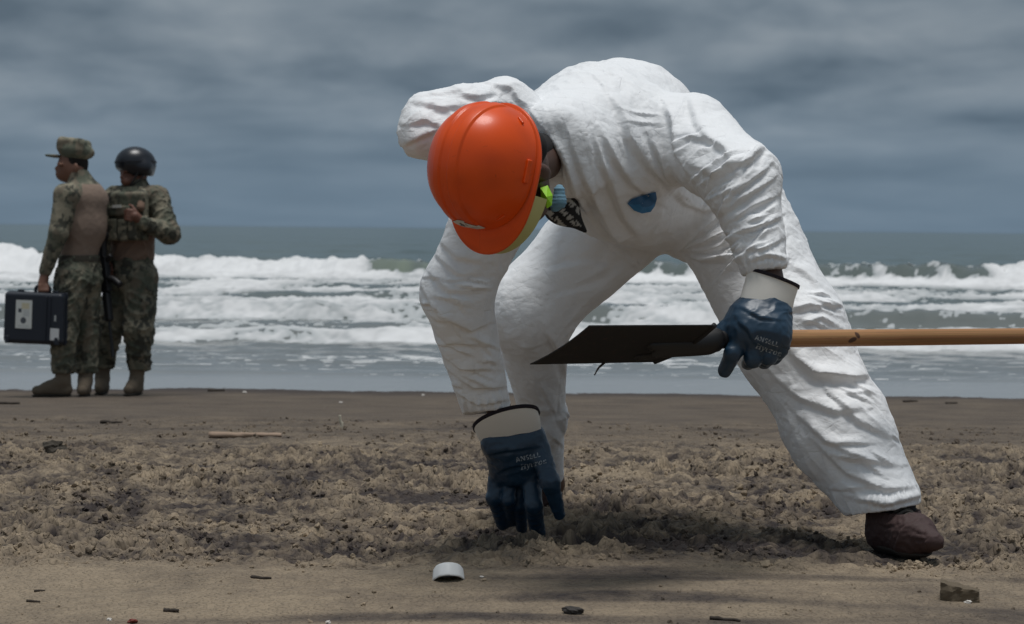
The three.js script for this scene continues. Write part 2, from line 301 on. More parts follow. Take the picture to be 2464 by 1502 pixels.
function water(x, d) {                                   // height above the still level, and how much foam lies there
  let h = 0, f = -0.4;
  const calm = sstep(14.4, 20, d), deep = sstep(16, 30, d);
  h += deep * (0.055 * noise(x * 0.16, d * 0.34, 1) + 0.05 * noise(x * 0.5, d * 0.8, 2)) + calm * (0.028 * noise(x * 1.3, d * 2.1, 3) + 0.013 * noise(x * 3.6, d * 5.2, 4)) + (0.0015 + 0.006 * calm) * noise(x * 8, d * 12, 5);
  if (d > 52) h += 0.16 * sstep(52, 75, d) * noise(x * 0.05, d * 0.09, 8) + 0.10 * noise(x * 0.11, d * 0.22, 9) + 0.05 * noise(x * 0.6, d * 1.0, 2);
  const patch = fbm(x * 0.30 + 3, d * 0.36, 21, 5) * 1.9;
  if (d > 17) f = -0.46 + 0.40 * sstep(18.6, 26, d) + patch * 1.2 - 2.2 * sstep(45, 48.5, d) - 0.25 * (1 - sstep(18, 20.5, d));
  if (d > 55) f = -2.6 + 3.4 * fbm(x * 0.10, d * 0.30, 61, 3);
  for (const b of bores) {
    const c = b.D + b.sl * x + b.wob * noise(x * 0.14, b.seed * 3.3) + b.wob * 0.35 * noise(x * 0.55, b.seed * 7.7) + b.wob * 0.10 * noise(x * 2.2, b.seed), s = d - c;
    if (s < -9 || s > b.L * 5) continue;
    const amp = mixn(b.lo, 1, clamp(0.5 + 1.5 * noise(x * 0.10, b.seed * 5.1))), cap = 1 + 0.30 * noise(x * 0.7, d * 0.5, b.seed) + 0.22 * noise(x * 1.9, d * 0.9, b.seed) + 0.16 * noise(x * 5, d * 2.4, b.seed);
    const front = s < 0 ? sstep(-b.w, 0, s) : Math.exp(-s / b.L);
    h += b.H * amp * front * (b.H > 0.05 ? cap : 1);
    const ff = s < 0 ? 1 - sstep(b.w * 0.6, b.w + b.fw, -s) : 1 - sstep(b.behind * 0.2, b.behind + 0.2, s);
    const gate = b.lo > 0.6 ? 1 : sstep(-0.12, 0.22, noise(x * 0.13, b.seed * 9.1) + 0.25 * noise(x * 0.6, b.seed)) ; const lip = b.main ? Math.max(lipAt(x), sstep(0.30, 0.40, noise(x * 0.16 + 4.3, 2.7))) * sstep(-1.3, -0.7, s) : 0; f = Math.max(f - lip * 3, mixn(f, b.foam * (0.35 + 0.65 * amp) * mixn(0.05, 1, gate) + 0.6 * patch - lip * 2.2 * (0.6 + 0.5 * noise(x * 2.6, 4)), ff) - 0.15);
  }
  if (d < 17.6) f = Math.max(f, 0.12 + 0.8 * fbm(x * 0.9, d * 2.6, 33, 4) * 2 - 0.6 * (1 - sstep(15.4, 16.2, d)));
  const k = (d - shore(x)); 
  if (k < 2) f = Math.max(f, -0.35 + 0.55 * (1 - sstep(0.02, 0.16, Math.abs(k - 0.75 - 0.15 * noise(x * 0.9, 5)))) * (1 + 1.2 * noise(x * 0.8, 9)));
  return [h, f];
}
{
  const ds = ladder([[14.0, 0.05], [17, 0.055], [26, 0.08], [50, 0.16], [70, 0.5], [160, 3], [700, 40], [9000, 900]]);
  const mid = ladder([[0, 0.00105], [0.29, 0.00105], [0.36, 0.004], [0.6, 0.03], [6, 0.6]]), ts = [...mid.slice(1).reverse().map(v => -v), ...mid];
  const nx = ts.length, nd = ds.length, P = new Float32Array(nx * nd * 3), Fm = new Float32Array(nx * nd), I = [], FP = new Float32Array(nx * nd * 3), FI = [], FC = new Float32Array(nx * nd * 3);
  for (let j = 0; j < nd; j++) {
    const d = ds[j];
    for (let i = 0; i < nx; i++) {
      const x = ts[i] * d, q = j * nx + i, inn = Math.abs(ts[i]) < 0.4;
      let [h, f] = d < 400 ? water(x, d) : [0, -1];
      if (!inn) f = -1;
      const y = SEA + h; P[3 * q] = x; P[3 * q + 1] = y; P[3 * q + 2] = -d;
      const rag = 0.34 * noise(x * 2.0, d * 2.6, 41) + 0.34 * noise(x * 5.5, d * 6, 42) + 0.3 * noise(x * 13, d * 13, 43);
      const lev = f + rag * (d < 60 ? 1 : 1.2); Fm[q] = lev;
      const th = 0.004 + 0.02 * sstep(17, 24, d), fluff = d > 19 ? (0.05 * (0.5 + noise(x * 1.6, d * 1.6, 51)) * sstep(0.1, 0.8, lev) + 0.045 * Math.abs(noise(x * 3.4, d * 3.0, 53)) + 0.035 * Math.abs(noise(x * 9, d * 7, 52))) * sstep(18, 34, d) : 0;
      FP[3 * q] = x; FP[3 * q + 1] = y - 0.004 + (th * clamp(lev * 4) + fluff * clamp(lev * 2)) * (d < 18 ? 0.7 : 1); FP[3 * q + 2] = -d;
      const w = 0.50 + 0.24 * clamp(lev) + 0.07 * noise(x * 1.2, d * 1.4, 61) + 0.05 * noise(x * 5, d * 5, 62), tn = 1 - sstep(0.0, 0.5, lev); FC.set([w * mixn(1, 0.72, tn), w * mixn(1, 0.76, tn), w * mixn(1, 0.77, tn)], 3 * q);
    }
  }
  for (let j = 0; j + 1 < nd; j++) for (let i = 0; i + 1 < nx; i++) {
    const a = j * nx + i, b = a + 1, c = a + nx + 1, d = a + nx;
    if (!((j | i) & 1) && j + 2 < nd && i + 2 < nx) { const e = a + 2, f = a + 2 * nx + 2, g2 = a + 2 * nx; I.push(a, e, f, a, f, g2); }
    const M = Math.max(Fm[a], Fm[b], Fm[c], Fm[d]); if (M > 0) FI.push(a, b, c, a, c, d);
  }
  const g = new THREE.BufferGeometry(); g.setAttribute('position', new THREE.BufferAttribute(P, 3)); g.setIndex(I); g.computeVertexNormals();
  const wc = new Float32Array(nx * nd * 3); for (let q = 0; q < nx * nd; q++) { const d = -P[3 * q + 2], t = 1 - sstep(17, 34, d) * 0.5 - sstep(46, 62, d) * 0.5; wc[3 * q] = mixn(0.046, 0.165, t); wc[3 * q + 1] = mixn(0.078, 0.172, t); wc[3 * q + 2] = mixn(0.064, 0.165, t); const filmSheen = 0.13 * (1 - sstep(15.3, 16.8, d + 0.3 * noise(P[3 * q] * 0.6, d))); wc[3 * q] += filmSheen; wc[3 * q + 1] += filmSheen; wc[3 * q + 2] += filmSheen * 1.05; } for (let q = 0; q < nx * nd; q++) { const d = -P[3 * q + 2], x = P[3 * q], k = lipAt(x) * (1 - sstep(0.6, 2.6, Math.abs(d - 45 - 0.24 * -x))); const kk = k * (0.45 + 0.7 * noise(x * 2.6, 4)); wc[3 * q] += 0.11 * kk; wc[3 * q + 1] += 0.13 * kk; wc[3 * q + 2] += 0.07 * kk; }  // sky sheen on the shore film and light through the lip, painted as colour
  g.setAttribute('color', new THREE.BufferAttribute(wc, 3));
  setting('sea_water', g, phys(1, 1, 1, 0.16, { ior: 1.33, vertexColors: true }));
  // keep only the points the foam uses
  const map = new Int32Array(nx * nd).fill(-1), PP = [], CC = [], II = [];
  for (const k of FI) { if (map[k] < 0) { map[k] = PP.length / 3; PP.push(FP[3 * k], FP[3 * k + 1], FP[3 * k + 2]); CC.push(FC[3 * k], FC[3 * k + 1], FC[3 * k + 2]); } II.push(map[k]); }
  const fg = new THREE.BufferGeometry(); fg.setAttribute('position', new THREE.Float32BufferAttribute(PP, 3)); fg.setAttribute('color', new THREE.Float32BufferAttribute(CC, 3)); fg.setIndex(II); fg.computeVertexNormals();
  const fo = setting('sea_foam', fg, vcol(0.75), 'stuff'); fo.userData.label = 'white foam of the breaking waves along the shore';
  console.log('sea', nx, nd, I.length / 3, 'foam', II.length / 3);
}

// ------------------------------------------------------------------ the worker in the white coverall
const UP = V(0, 1, 0);
const worker = thing('person', 'person in white hooded coverall and orange hard hat bending to the sand with a shovel', 'person', V(0.35, 0, -5.0));
const matSuit = phys(0.885, 0.89, 0.90, 0.6, { sheen: 0.15, sheenRoughness: 0.5 });
{ // crinkle of thin spun cloth: a net of creases between small facets, half a metre across
  const N = 1024, h = new Float32Array(N * N), r = mulberry(31);
  for (const [count, amp] of [[110, 1], [420, 0.55], [1500, 0.28]]) {
    const G = Math.ceil(Math.sqrt(count)), cell = N / G, sx = [], sy = []; for (let i = 0; i < G * G; i++) { sx.push((i % G + r()) * cell); sy.push((Math.floor(i / G) + r()) * cell); }
    const sl = sx.map(() => [r() - 0.5, r() - 0.5]);
    for (let y = 0; y < N; y++) for (let x = 0; x < N; x++) {
      const gx = Math.floor(x / cell), gy = Math.floor(y / cell); let a = 1e9, b = 1e9, ai = 0, adx = 0, ady = 0;
      for (let j = -1; j <= 1; j++) for (let i = -1; i <= 1; i++) { const q = (gy + j + G) % G * G + (gx + i + G) % G; let dx = x - sx[q], dy = y - sy[q]; dx -= Math.round(dx / N) * N; dy -= Math.round(dy / N) * N; const d = dx * dx * 0.6 + dy * dy * 1.4; if (d < a) { b = a; a = d; ai = q; adx = dx; ady = dy; } else if (d < b) b = d; }
      h[y * N + x] += amp * (Math.min(1, (Math.sqrt(b) - Math.sqrt(a)) / cell * 1.6) * 0.6 + (adx * sl[ai][0] + ady * sl[ai][1]) / cell * 0.7);
    }
  }
  const px = new Uint8Array(N * N * 4); for (let i = 0; i < N * N; i++) { const v = clamp((h[i] + 0.6) / 2.4) * 255; px[4 * i] = px[4 * i + 1] = px[4 * i + 2] = v; px[4 * i + 3] = 255; }
  const t = new THREE.DataTexture(px, N, N); t.wrapS = t.wrapT = THREE.RepeatWrapping; t.magFilter = THREE.LinearFilter; t.needsUpdate = true; matSuit.bumpMap = t; matSuit.bumpScale = 0.0038;
}
// cloth coordinates in half metres, laid on each triangle from the side it faces
function clothUV(g) {
  const q = g.toNonIndexed(), p = q.attributes.position, uv = new Float32Array(p.count * 2), a = V(), b = V(), c = V();
  for (let i = 0; i < p.count; i += 3) { a.fromBufferAttribute(p, i); b.fromBufferAttribute(p, i + 1); c.fromBufferAttribute(p, i + 2); const n = b.clone().sub(a).cross(c.clone().sub(a)), X = Math.abs(n.x), Y = Math.abs(n.y), Z = Math.abs(n.z); [a, b, c].forEach((v, k) => { const [u, w] = Z >= X && Z >= Y ? [v.x, v.y] : X >= Y ? [v.z + 0.31, v.y] : [v.x + 0.17, v.z]; uv[2 * (i + k)] = u * 2; uv[2 * (i + k) + 1] = w * 2; }); }
  q.setAttribute('uv', new THREE.BufferAttribute(uv, 2)); return q;
}
const matSkinDark = std(0.085, 0.040, 0.026, 0.5);
const matGlove = phys(0.010, 0.038, 0.074, 0.42, { clearcoat: 0.25, clearcoatRoughness: 0.45 });
const matKnit = std(0.90, 0.86, 0.79, 0.95), matHem = std(0.018, 0.014, 0.022, 0.9);

// skeleton, as seen in the photograph, with its distance in metres
const J = {
  pelvis: U(1662, 492, 5.06), mid: U(1496, 352, 4.86), chest: U(1450, 350, 4.66), nape: U(1352, 352, 4.48),
  shR: U(1222, 440, 4.52), elR: U(1098, 705, 4.54), wrR: U(1200, 985, 4.70), hemR: U(1168, 975, 4.70),
  shL: U(1662, 335, 4.60), elL: U(1786, 434, 4.39), wrL: U(1842, 652, 4.32), hemL: U(1836, 632, 4.32),
  hipR: U(1500, 515, 5.14), knR: U(1276, 745, 5.02), anR: U(1326, 1165, 5.42),
  hipL: U(1748, 505, 5.02), knL: U(1896, 800, 4.86), anL: U(2122, 1205, 4.68),
};
const suit = new Field(0.05);
suit.cap(J.pelvis, J.mid, 0.140, 0.192, 0.05, 'torso').cap(J.mid, J.chest, 0.192, 0.165, 0.08, 'torso').cap(J.chest, J.nape, 0.150, 0.115, 0.06, 'torso');
suit.cap(U(1300, 345, 4.56), U(1420, 290, 4.70), 0.10, 0.13, 0.05, 'torso').cap(U(1318, 300, 4.40), U(1392, 400, 4.46), 0.050, 0.062, 0.03, 'torso');
suit.cap(U(1480, 455, 4.74), U(1570, 505, 4.98), 0.125, 0.095, 0.05, 'belly');
suit.cap(J.chest, J.shR, 0.12, 0.09, 0.05, 'torso').cap(J.chest, J.shL, 0.13, 0.100, 0.05, 'torso');
suit.cap(J.shR, J.elR, 0.092, 0.078, 0.035, 'armR').cap(J.elR, J.hemR, 0.078, 0.058, 0.03, 'foreR');
suit.cap(J.shL, J.elL, 0.100, 0.082, 0.025, 'armL').cap(J.elL, J.hemL, 0.080, 0.052, 0.03, 'foreL');
suit.cap(J.hipR, J.knR, 0.140, 0.104, 0.035, 'thighR').cap(J.knR, U(1306, 1010, 5.26), 0.100, 0.056, 0.05, 'shinR').cap(U(1306, 1010, 5.26), J.anR, 0.056, 0.034, 0.04, 'shinR');
suit.cap(J.hipL, J.knL, 0.148, 0.134, 0.035, 'thighL').cap(J.knL, U(2022, 1040, 4.76), 0.134, 0.117, 0.05, 'shinL').cap(U(2022, 1040, 4.76), J.anL, 0.117, 0.092, 0.05, 'shinL');
const planeCut = (c, n, rad) => (x, y, z) => Math.max((x - c.x) * -n.x + (y - c.y) * -n.y + (z - c.z) * -n.z, Math.hypot(x - c.x, y - c.y, z - c.z) - rad) ;   // positive outside the removed part
const cutEnd = (c, n, rad) => (x, y, z) => Math.max(-((x - c.x) * n.x + (y - c.y) * n.y + (z - c.z) * n.z), Math.hypot(x - c.x, y - c.y, z - c.z) - rad);
const dir = (a, b) => b.clone().sub(a).normalize();
suit.minus(cutEnd(U(1180, 990, 4.70), along(0.12, -1, 0.1), 0.13));
suit.minus(cutEnd(U(1842, 655, 4.32), along(0.16, -1, 0.1), 0.075));
suit.minus(cutEnd(U(2156, 1221, 4.66), along(0.16, -0.98, 0.05), 0.15));
suit.minus(cutEnd(U(1338, 1188, 5.43), along(0.05, -1, 0), 0.12));
// the open neck: a slot from the nape down to the chest
const neckSlot = new Field(0.02); neckSlot.cap(U(1266, 340, 4.30), U(1296, 400, 4.38), 0.036, 0.046).cap(U(1296, 400, 4.38), U(1340, 500, 4.42), 0.046, 0.034).cap(U(1340, 500, 4.42), U(1404, 560, 4.56), 0.036, 0.012);
suit.minus((x, y, z) => neckSlot.at(x, y, z));

const foldOf = {
  torso: { d: along(0.42, -0.9, 0.1), f: 13, a: 0.0050, st: 0.16 }, belly: { d: along(0.62, -0.78, 0), f: 15, a: 0.0050, st: 0.16 },
  armR: { d: along(0.75, -0.62, 0.2), f: 15, a: 0.0036, st: 0.3 }, foreR: { d: along(0.6, -0.8, 0.2), f: 15, a: 0.0036, st: 0.3 },
  armL: { d: along(0.62, 0.72, 0.2), f: 18, a: 0.0060, st: 0.25 }, foreL: { d: along(0.7, 0.62, 0.3), f: 22, a: 0.0058, st: 0.25 },
  thighR: { d: along(0.8, 0.5, 0), f: 10, a: 0.0045, st: 0.16 }, shinR: { d: along(0.2, -0.98, 0), f: 12, a: 0.0045, st: 0.2 },
  thighL: { d: along(0.95, -0.25, 0), f: 14, a: 0.0045, st: 0.22 }, shinL: { d: along(0.78, -0.62, 0), f: 15, a: 0.0062, st: 0.22 },
};
// single folds, as polylines over the cloth: half width, height, and how sharp the far side is
const strokes = [];
function fold(pts, w, a, sharp = 0.35, dmin = 3, dmax = 9) { let x0 = 1e9, x1 = -1e9, y0 = 1e9, y1 = -1e9; for (const [x, y] of pts) { x0 = Math.min(x0, x); x1 = Math.max(x1, x); y0 = Math.min(y0, y); y1 = Math.max(y1, y); } const m = w * 3; strokes.push({ pts, w, a, sharp, dmin, dmax, x0: x0 - m, x1: x1 + m, y0: y0 - m, y1: y1 + m }); }
// chest and shoulder
fold([[1455, 215], [1495, 270], [1510, 330], [1560, 400], [1640, 470]], 15, 0.011, 0.3);
fold([[1440, 300], [1470, 380], [1520, 440], [1590, 490]], 14, 0.010, 0.3);
fold([[1430, 310], [1450, 400], [1500, 520], [1560, 600]], 13, 0.009, 0.35);
fold([[1395, 440], [1440, 520], [1510, 600]], 12, 0.009, 0.35);
fold([[1600, 255], [1622, 300], [1635, 370], [1665, 430]], 16, 0.013, 0.3);
fold([[1370, 330], [1400, 420], [1430, 480], [1480, 570], [1530, 625]], 10, 0.009, 0.3);
fold([[1310, 300], [1352, 380], [1385, 470], [1440, 560], [1520, 635]], 9, 0.010, 0.4);
fold([[1495, 270], [1590, 280]], 4, 0.003, 0.8); fold([[1490, 295], [1590, 300]], 4, 0.003, 0.8);
fold([[1560, 330], [1600, 400], [1620, 440]], 12, 0.009, 0.3);
fold([[1600, 440], [1650, 490], [1700, 505], [1740, 490]], 12, 0.008, 0.4);
// left arm
fold([[1640, 330], [1700, 335], [1745, 360], [1760, 400]], 13, 0.008, 0.3); fold([[1755, 400], [1800, 390], [1850, 345]], 11, 0.009, 0.3);
fold([[1740, 490], [1800, 440], [1850, 400]], 10, 0.010, 0.3); fold([[1745, 512], [1800, 470], [1860, 430]], 9, 0.009, 0.3); fold([[1765, 530], [1810, 500], [1870, 470]], 8, 0.008, 0.3);
fold([[1785, 270], [1830, 310], [1850, 370]], 14, 0.006, 0.5); fold([[1770, 560], [1820, 552], [1880, 520]], 9, 0.009, 0.3); fold([[1775, 600], [1830, 600], [1890, 570]], 10, 0.007, 0.3);
fold([[1800, 630], [1850, 615], [1895, 625]], 7, 0.008, 0.3); fold([[1660, 230], [1680, 300], [1720, 350]], 16, 0.005, 0.5);
fold([[1660, 395], [1720, 420], [1780, 400]], 12, 0.006, 0.3);
// hips, groin
for (const [x, y] of [[1720, 520], [1745, 560], [1750, 600], [1740, 645]]) fold([[1625, 600], [(1625 + x) / 2 + 10, (600 + y) / 2 + 6], [x + 40, y - 20]], 9, 0.009, 0.35, 4.6);
fold([[1510, 640], [1440, 690], [1340, 720]], 18, 0.007, 0.5); fold([[1480, 745], [1420, 770], [1370, 800]], 12, 0.010, 0.4); fold([[1310, 790], [1345, 850], [1370, 940]], 12, 0.010, 0.3); fold([[1500, 650], [1400, 640], [1300, 660]], 20, 0.006, 0.5);
fold([[1365, 960], [1345, 1010], [1360, 1045]], 9, 0.009, 0.3);
// left leg
fold([[1905, 850], [1960, 900], [2050, 915], [2095, 905]], 18, 0.015, 0.25); fold([[1860, 900], [1930, 960], [2010, 990], [2085, 985]], 15, 0.008, 0.35);
fold([[1900, 980], [1990, 1060], [2090, 1110], [2170, 1120]], 15, 0.009, 0.3); fold([[1950, 1050], [2040, 1140], [2130, 1180], [2200, 1170]], 14, 0.010, 0.3);
fold([[2010, 1100], [2075, 1110], [2130, 1150]], 10, 0.008, 0.3); fold([[2060, 1200], [2130, 1215], [2210, 1195]], 10, 0.010, 0.3); fold([[1990, 930], [2060, 1010], [2140, 1050]], 14, 0.008, 0.35);
fold([[1900, 745], [1950, 735], [2010, 760]], 12, 0.007, 0.3); fold([[1905, 640], [1940, 660], [1975, 700]], 12, 0.007, 0.4); fold([[1930, 780], [1975, 765], [2020, 790]], 10, 0.006, 0.3);
// right arm
fold([[1020, 640], [1080, 700], [1170, 700]], 12, 0.007, 0.3); fold([[1015, 690], [1060, 750], [1130, 790], [1170, 780]], 12, 0.010, 0.3); fold([[1020, 760], [1080, 820], [1160, 830]], 11, 0.009, 0.3);
fold([[1040, 830], [1110, 880], [1190, 890]], 13, 0.010, 0.3); fold([[1070, 880], [1140, 930], [1220, 930]], 11, 0.009, 0.3); fold([[1100, 940], [1150, 970], [1230, 960]], 9, 0.008, 0.3); fold([[1040, 560], [1100, 620], [1170, 630]], 12, 0.006, 0.35); fold([[1035, 600], [1100, 660], [1175, 660]], 10, 0.006, 0.35);
for (const q of [[[1655, 222], [1628, 300], [1640, 380], [1680, 450]], [[1258, 245], [1300, 300], [1352, 372], [1388, 460]]]) fold(q, 4, 0.004, 0.8);
for (let i = 0; i < 9; i++) { const x = 2090 + i * 15; fold([[x, 1232 - i * 3], [x + 6 - i * 2, 1185 - i * 2]], 4.5, 0.006, 0.7); }
for (let i = 0; i < 7; i++) { const x = 1796 + i * 16; fold([[x, 650], [x - 4 + i, 612]], 4, 0.005, 0.7); }
for (let i = 0; i < 7; i++) { const x = 1124 + i * 17; fold([[x, 1000 - i * 3], [x - 10, 950 - i * 3]], 4.5, 0.004, 0.7); }
{ const r = mulberry(44), zone = [[1760, 440, 60, 60, 2.35, 16], [1800, 560, 45, 60, 2.6, 12], [1690, 380, 60, 50, 2.5, 6], [1090, 720, 60, 70, 0.45, 10], [1130, 880, 50, 60, 0.5, 8], [1960, 760, 60, 50, 0.1, 6], [2060, 960, 70, 60, 0.45, 7], [2110, 1120, 70, 60, 0.35, 7], [1720, 600, 40, 60, 2.7, 7], [1340, 1000, 25, 80, 1.2, 4]];
  for (const [x, y, rx, ry, an, n] of zone) for (let i = 0; i < n; i++) { const cx = x + (r() - 0.5) * 2 * rx, cy = y + (r() - 0.5) * 2 * ry, a = an + (r() - 0.5) * 0.9, l = 18 + r() * 42, dx = Math.cos(a) * l, dy = Math.sin(a) * l, b = (r() - 0.5) * 14; fold([[cx - dx, cy - dy], [cx + b * Math.sin(a), cy - b * Math.cos(a)], [cx + dx, cy + dy]], 4 + r() * 4, 0.003 + r() * 0.004, 0.28); } }
function strokeAt(p) {
  const [x, y, d] = project(p); let h = 0;
  for (const s of strokes) {
    if (x < s.x0 || x > s.x1 || y < s.y0 || y > s.y1 || d < s.dmin || d > s.dmax) continue;
    let best = 1e9, side = 1, tt = 0; const n = s.pts.length - 1;
    for (let i = 0; i < n; i++) {
      const [ax, ay] = s.pts[i], [bx, by] = s.pts[i + 1], dx = bx - ax, dy = by - ay, t = clamp(((x - ax) * dx + (y - ay) * dy) / (dx * dx + dy * dy)), ex = x - ax - t * dx, ey = y - ay - t * dy, e = Math.hypot(ex, ey);
      if (e < best) { best = e; side = dx * ey - dy * ex; tt = (i + t) / n; }
    }
    const w = side > 0 ? s.w * s.sharp : s.w * 1.7, fade = Math.sin(Math.PI * clamp(tt, 0.04, 0.96)) ** 0.7, q = best / w;
    h += s.a * fade * (Math.exp(-q * q) - (side > 0 ? 0.35 * Math.exp(-((best / s.w - 0.9) ** 2) * 4) : 0));
  }
  return h;
}
const ridge = n => 1 - Math.min(1, Math.abs(n) * 2.6);
function suitShape(p, n) {
  let h = 0, W = 0, ds = [], m = 1e9;
  for (const o of suit.b) { const d = suit.one(o, p.x, p.y, p.z); ds.push(d); if (d < m) m = d; }
  const wx = 0.02 * noise(p.x * 6, p.y * 6, p.z * 6), wy = 0.02 * noise(p.x * 6 + 9, p.y * 6, p.z * 6);
  const acc = {};
  suit.b.forEach((o, i) => { const w = Math.exp(-(ds[i] - m) / 0.018); if (w > 0.03) acc[o.tag] = (acc[o.tag] ?? 0) + w; });
  for (const tag in acc) {
    const s = foldOf[tag], w = acc[tag], q = p.x * s.d.x + p.y * s.d.y + p.z * s.d.z, k = q * (s.st - 1);
    const x = (p.x + s.d.x * k + wx) * s.f, y = (p.y + s.d.y * k + wy) * s.f, z = (p.z + s.d.z * k) * s.f, c = s.f * 0.37;
    const big = ridge(noise(x, y, z + c)), med = ridge(noise(x * 2.1 + 5, y * 2.1, z * 2.1 + c) * 1.3);
    const mod = 0.45 + 0.9 * clamp(0.5 + 1.2 * noise(p.x * 7, p.y * 7 + 4, p.z * 7));
    h += w * s.a * 0.48 * mod * (big * big - 0.3 + 0.6 * (med - 0.4)); W += w;
  }
  h /= W;
  const cr = ridge(noise(p.x * 34 + wx * 90, p.y * 34 + wy * 90, p.z * 34)), cr2 = ridge(noise(p.x * 75 + wx * 60, p.y * 75, p.z * 75 + wy * 60));
  const qx = p.x + wx * 1.6, qy = p.y + wy * 1.6, fa = Math.abs(noise(qx * 11, qy * 11, p.z * 11)), fb = Math.abs(noise(qx * 19 + 3, qy * 19, p.z * 19 + 8)), fc = Math.abs(noise(qx * 37, qy * 37 + 2, p.z * 37));
  h += 0.0055 * (fa - 0.2) + 0.0022 * (fb - 0.2) * clamp(0.6 + 1.2 * noise(p.x * 6, p.y * 6 + 3, p.z * 6), 0.1, 1.2) + 0.0013 * (fc - 0.2);
  h += 0.0007 * cr * cr * clamp(0.3 + 1.6 * noise(p.x * 8, p.y * 8, p.z * 8));
  const facing = -n.dot(p.clone().sub(camera.position).normalize()); if (facing > 0) h += strokeAt(p) * 1.15 * sstep(0.02, 0.5, facing);
  return h;
}
const suitGeo = surface(suit, 0.0042, { shape: suitShape });
console.log('suit', suitGeo.index.count / 3);
part('coverall', clothUV(suitGeo), matSuit, worker);

// hood fallen behind the helmet
const hood = new Field(0.05), HA = along(1, 0.15, 0), HB = along(-0.15, 1, 0), HC = along(0, 0, 1);
hood.cap(U(1024, 282, 4.38), U(1120, 272, 4.40), 0.036, 0.050).cap(U(1120, 272, 4.40), U(1215, 258, 4.46), 0.050, 0.054).cap(U(1215, 258, 4.46), U(1290, 306, 4.44), 0.054, 0.055).cap(U(1024, 282, 4.38), U(1018, 325, 4.36), 0.040, 0.042).cap(U(1018, 325, 4.36), U(1090, 330, 4.38), 0.042, 0.06);
hood.minus((() => { const c = new Field(0.03); c.cap(U(1085, 380, 4.20), U(1190, 320, 4.20), 0.095, 0.1); return (x, y, z) => c.at(x, y, z); })());
fold([[980, 300], [1020, 290], [1075, 310]], 12, 0.008, 0.3); fold([[970, 350], [1010, 330], [1070, 305]], 10, 0.009, 0.3); fold([[1100, 225], [1150, 235], [1200, 220]], 12, 0.007, 0.4); fold([[1180, 205], [1230, 215], [1262, 260]], 12, 0.007, 0.3); fold([[985, 240], [1060, 260], [1150, 250]], 14, 0.006, 0.4);
fold([[1042, 372], [1062, 318], [1110, 278], [1180, 250], [1225, 250]], 6, 0.009, 0.3); fold([[1000, 232], [1060, 226], [1130, 214]], 9, 0.004, 0.5);
const hoodGeo = surface(hood, 0.004, { shape: (p, n) => { const wx = 0.03 * noise(p.x * 6, p.y * 6, p.z * 6); const r = ridge(noise((p.x + wx) * 13, (p.y + wx) * 20, p.z * 16)); return 0.0026 * (r * r - 0.3) + 0.0012 * ridge(noise(p.x * 40, p.y * 40, p.z * 40)) + strokeAt(p); } });
part('hood', clothUV(hoodGeo), matSuit, worker);

// hard hat
const hu = along(-0.62, 0.13, 0.77), hf0 = along(-0.19, -0.98, 0.0), hf = hf0.clone().addScaledVector(hu, -hf0.dot(hu)).normalize(), hs = hu.clone().cross(hf).normalize();   // hs: the wearer's left
const HC0 = U(1184, 404, 4.16);
const hat = (x, y, z) => HC0.clone().addScaledVector(hs, x).addScaledVector(hu, y).addScaledVector(hf, z);
const sg = (v, e) => Math.sign(v) * Math.pow(Math.abs(v), e);
const HA_ = 0.114, HB_ = 0.150, HC_ = 0.132;
// shell: a runs from ear to ear, t from the front rim over the top to the back rim
function dome2(a, t, inset = 0) {
  const A = HA_ - inset, B = HB_ - inset, C = HC_ - inset, ca = Math.pow(Math.max(Math.cos(a), 0), 0.84), st = Math.pow(Math.max(Math.sin(t), 0), 0.9);
  const x = A * Math.sin(a), y = B * ca * st, z = C * ca * sg(Math.cos(t), 0.92); let k = 0;
  if (!inset) { const ax = Math.abs(x), fade = sstep(0.012, 0.045, y); k = fade * (0.0042 * sstep(0.0345, 0.0300, ax) - 0.0036 * sstep(0.0125, 0.0085, ax)); }
  const l = Math.hypot(x, y, z) || 1; return hat(x * (1 + k / l), y * (1 + k / l), z * (1 + k / l));
}
const dome = (lon, lat) => { const x = Math.cos(lat) * Math.sin(lon), y = Math.sin(lat), z = Math.cos(lat) * Math.cos(lon), a = Math.asin(clamp(x, -1, 1)); return dome2(a, Math.atan2(y, z)); };
const brimOut = lon => 0.008 + 0.040 * Math.pow(clamp(Math.cos(lon)), 2.0), brimY = (lon, t) => -0.004 - t * (0.004 + 0.016 * Math.pow(clamp(Math.cos(lon)), 2));
function rim(lon, t, dy = 0, inset = 0) { const o = brimOut(lon) * t - inset; return hat((HA_ + o) * Math.sin(lon) , brimY(lon, t) + dy, (HC_ + o) * Math.cos(lon)); }
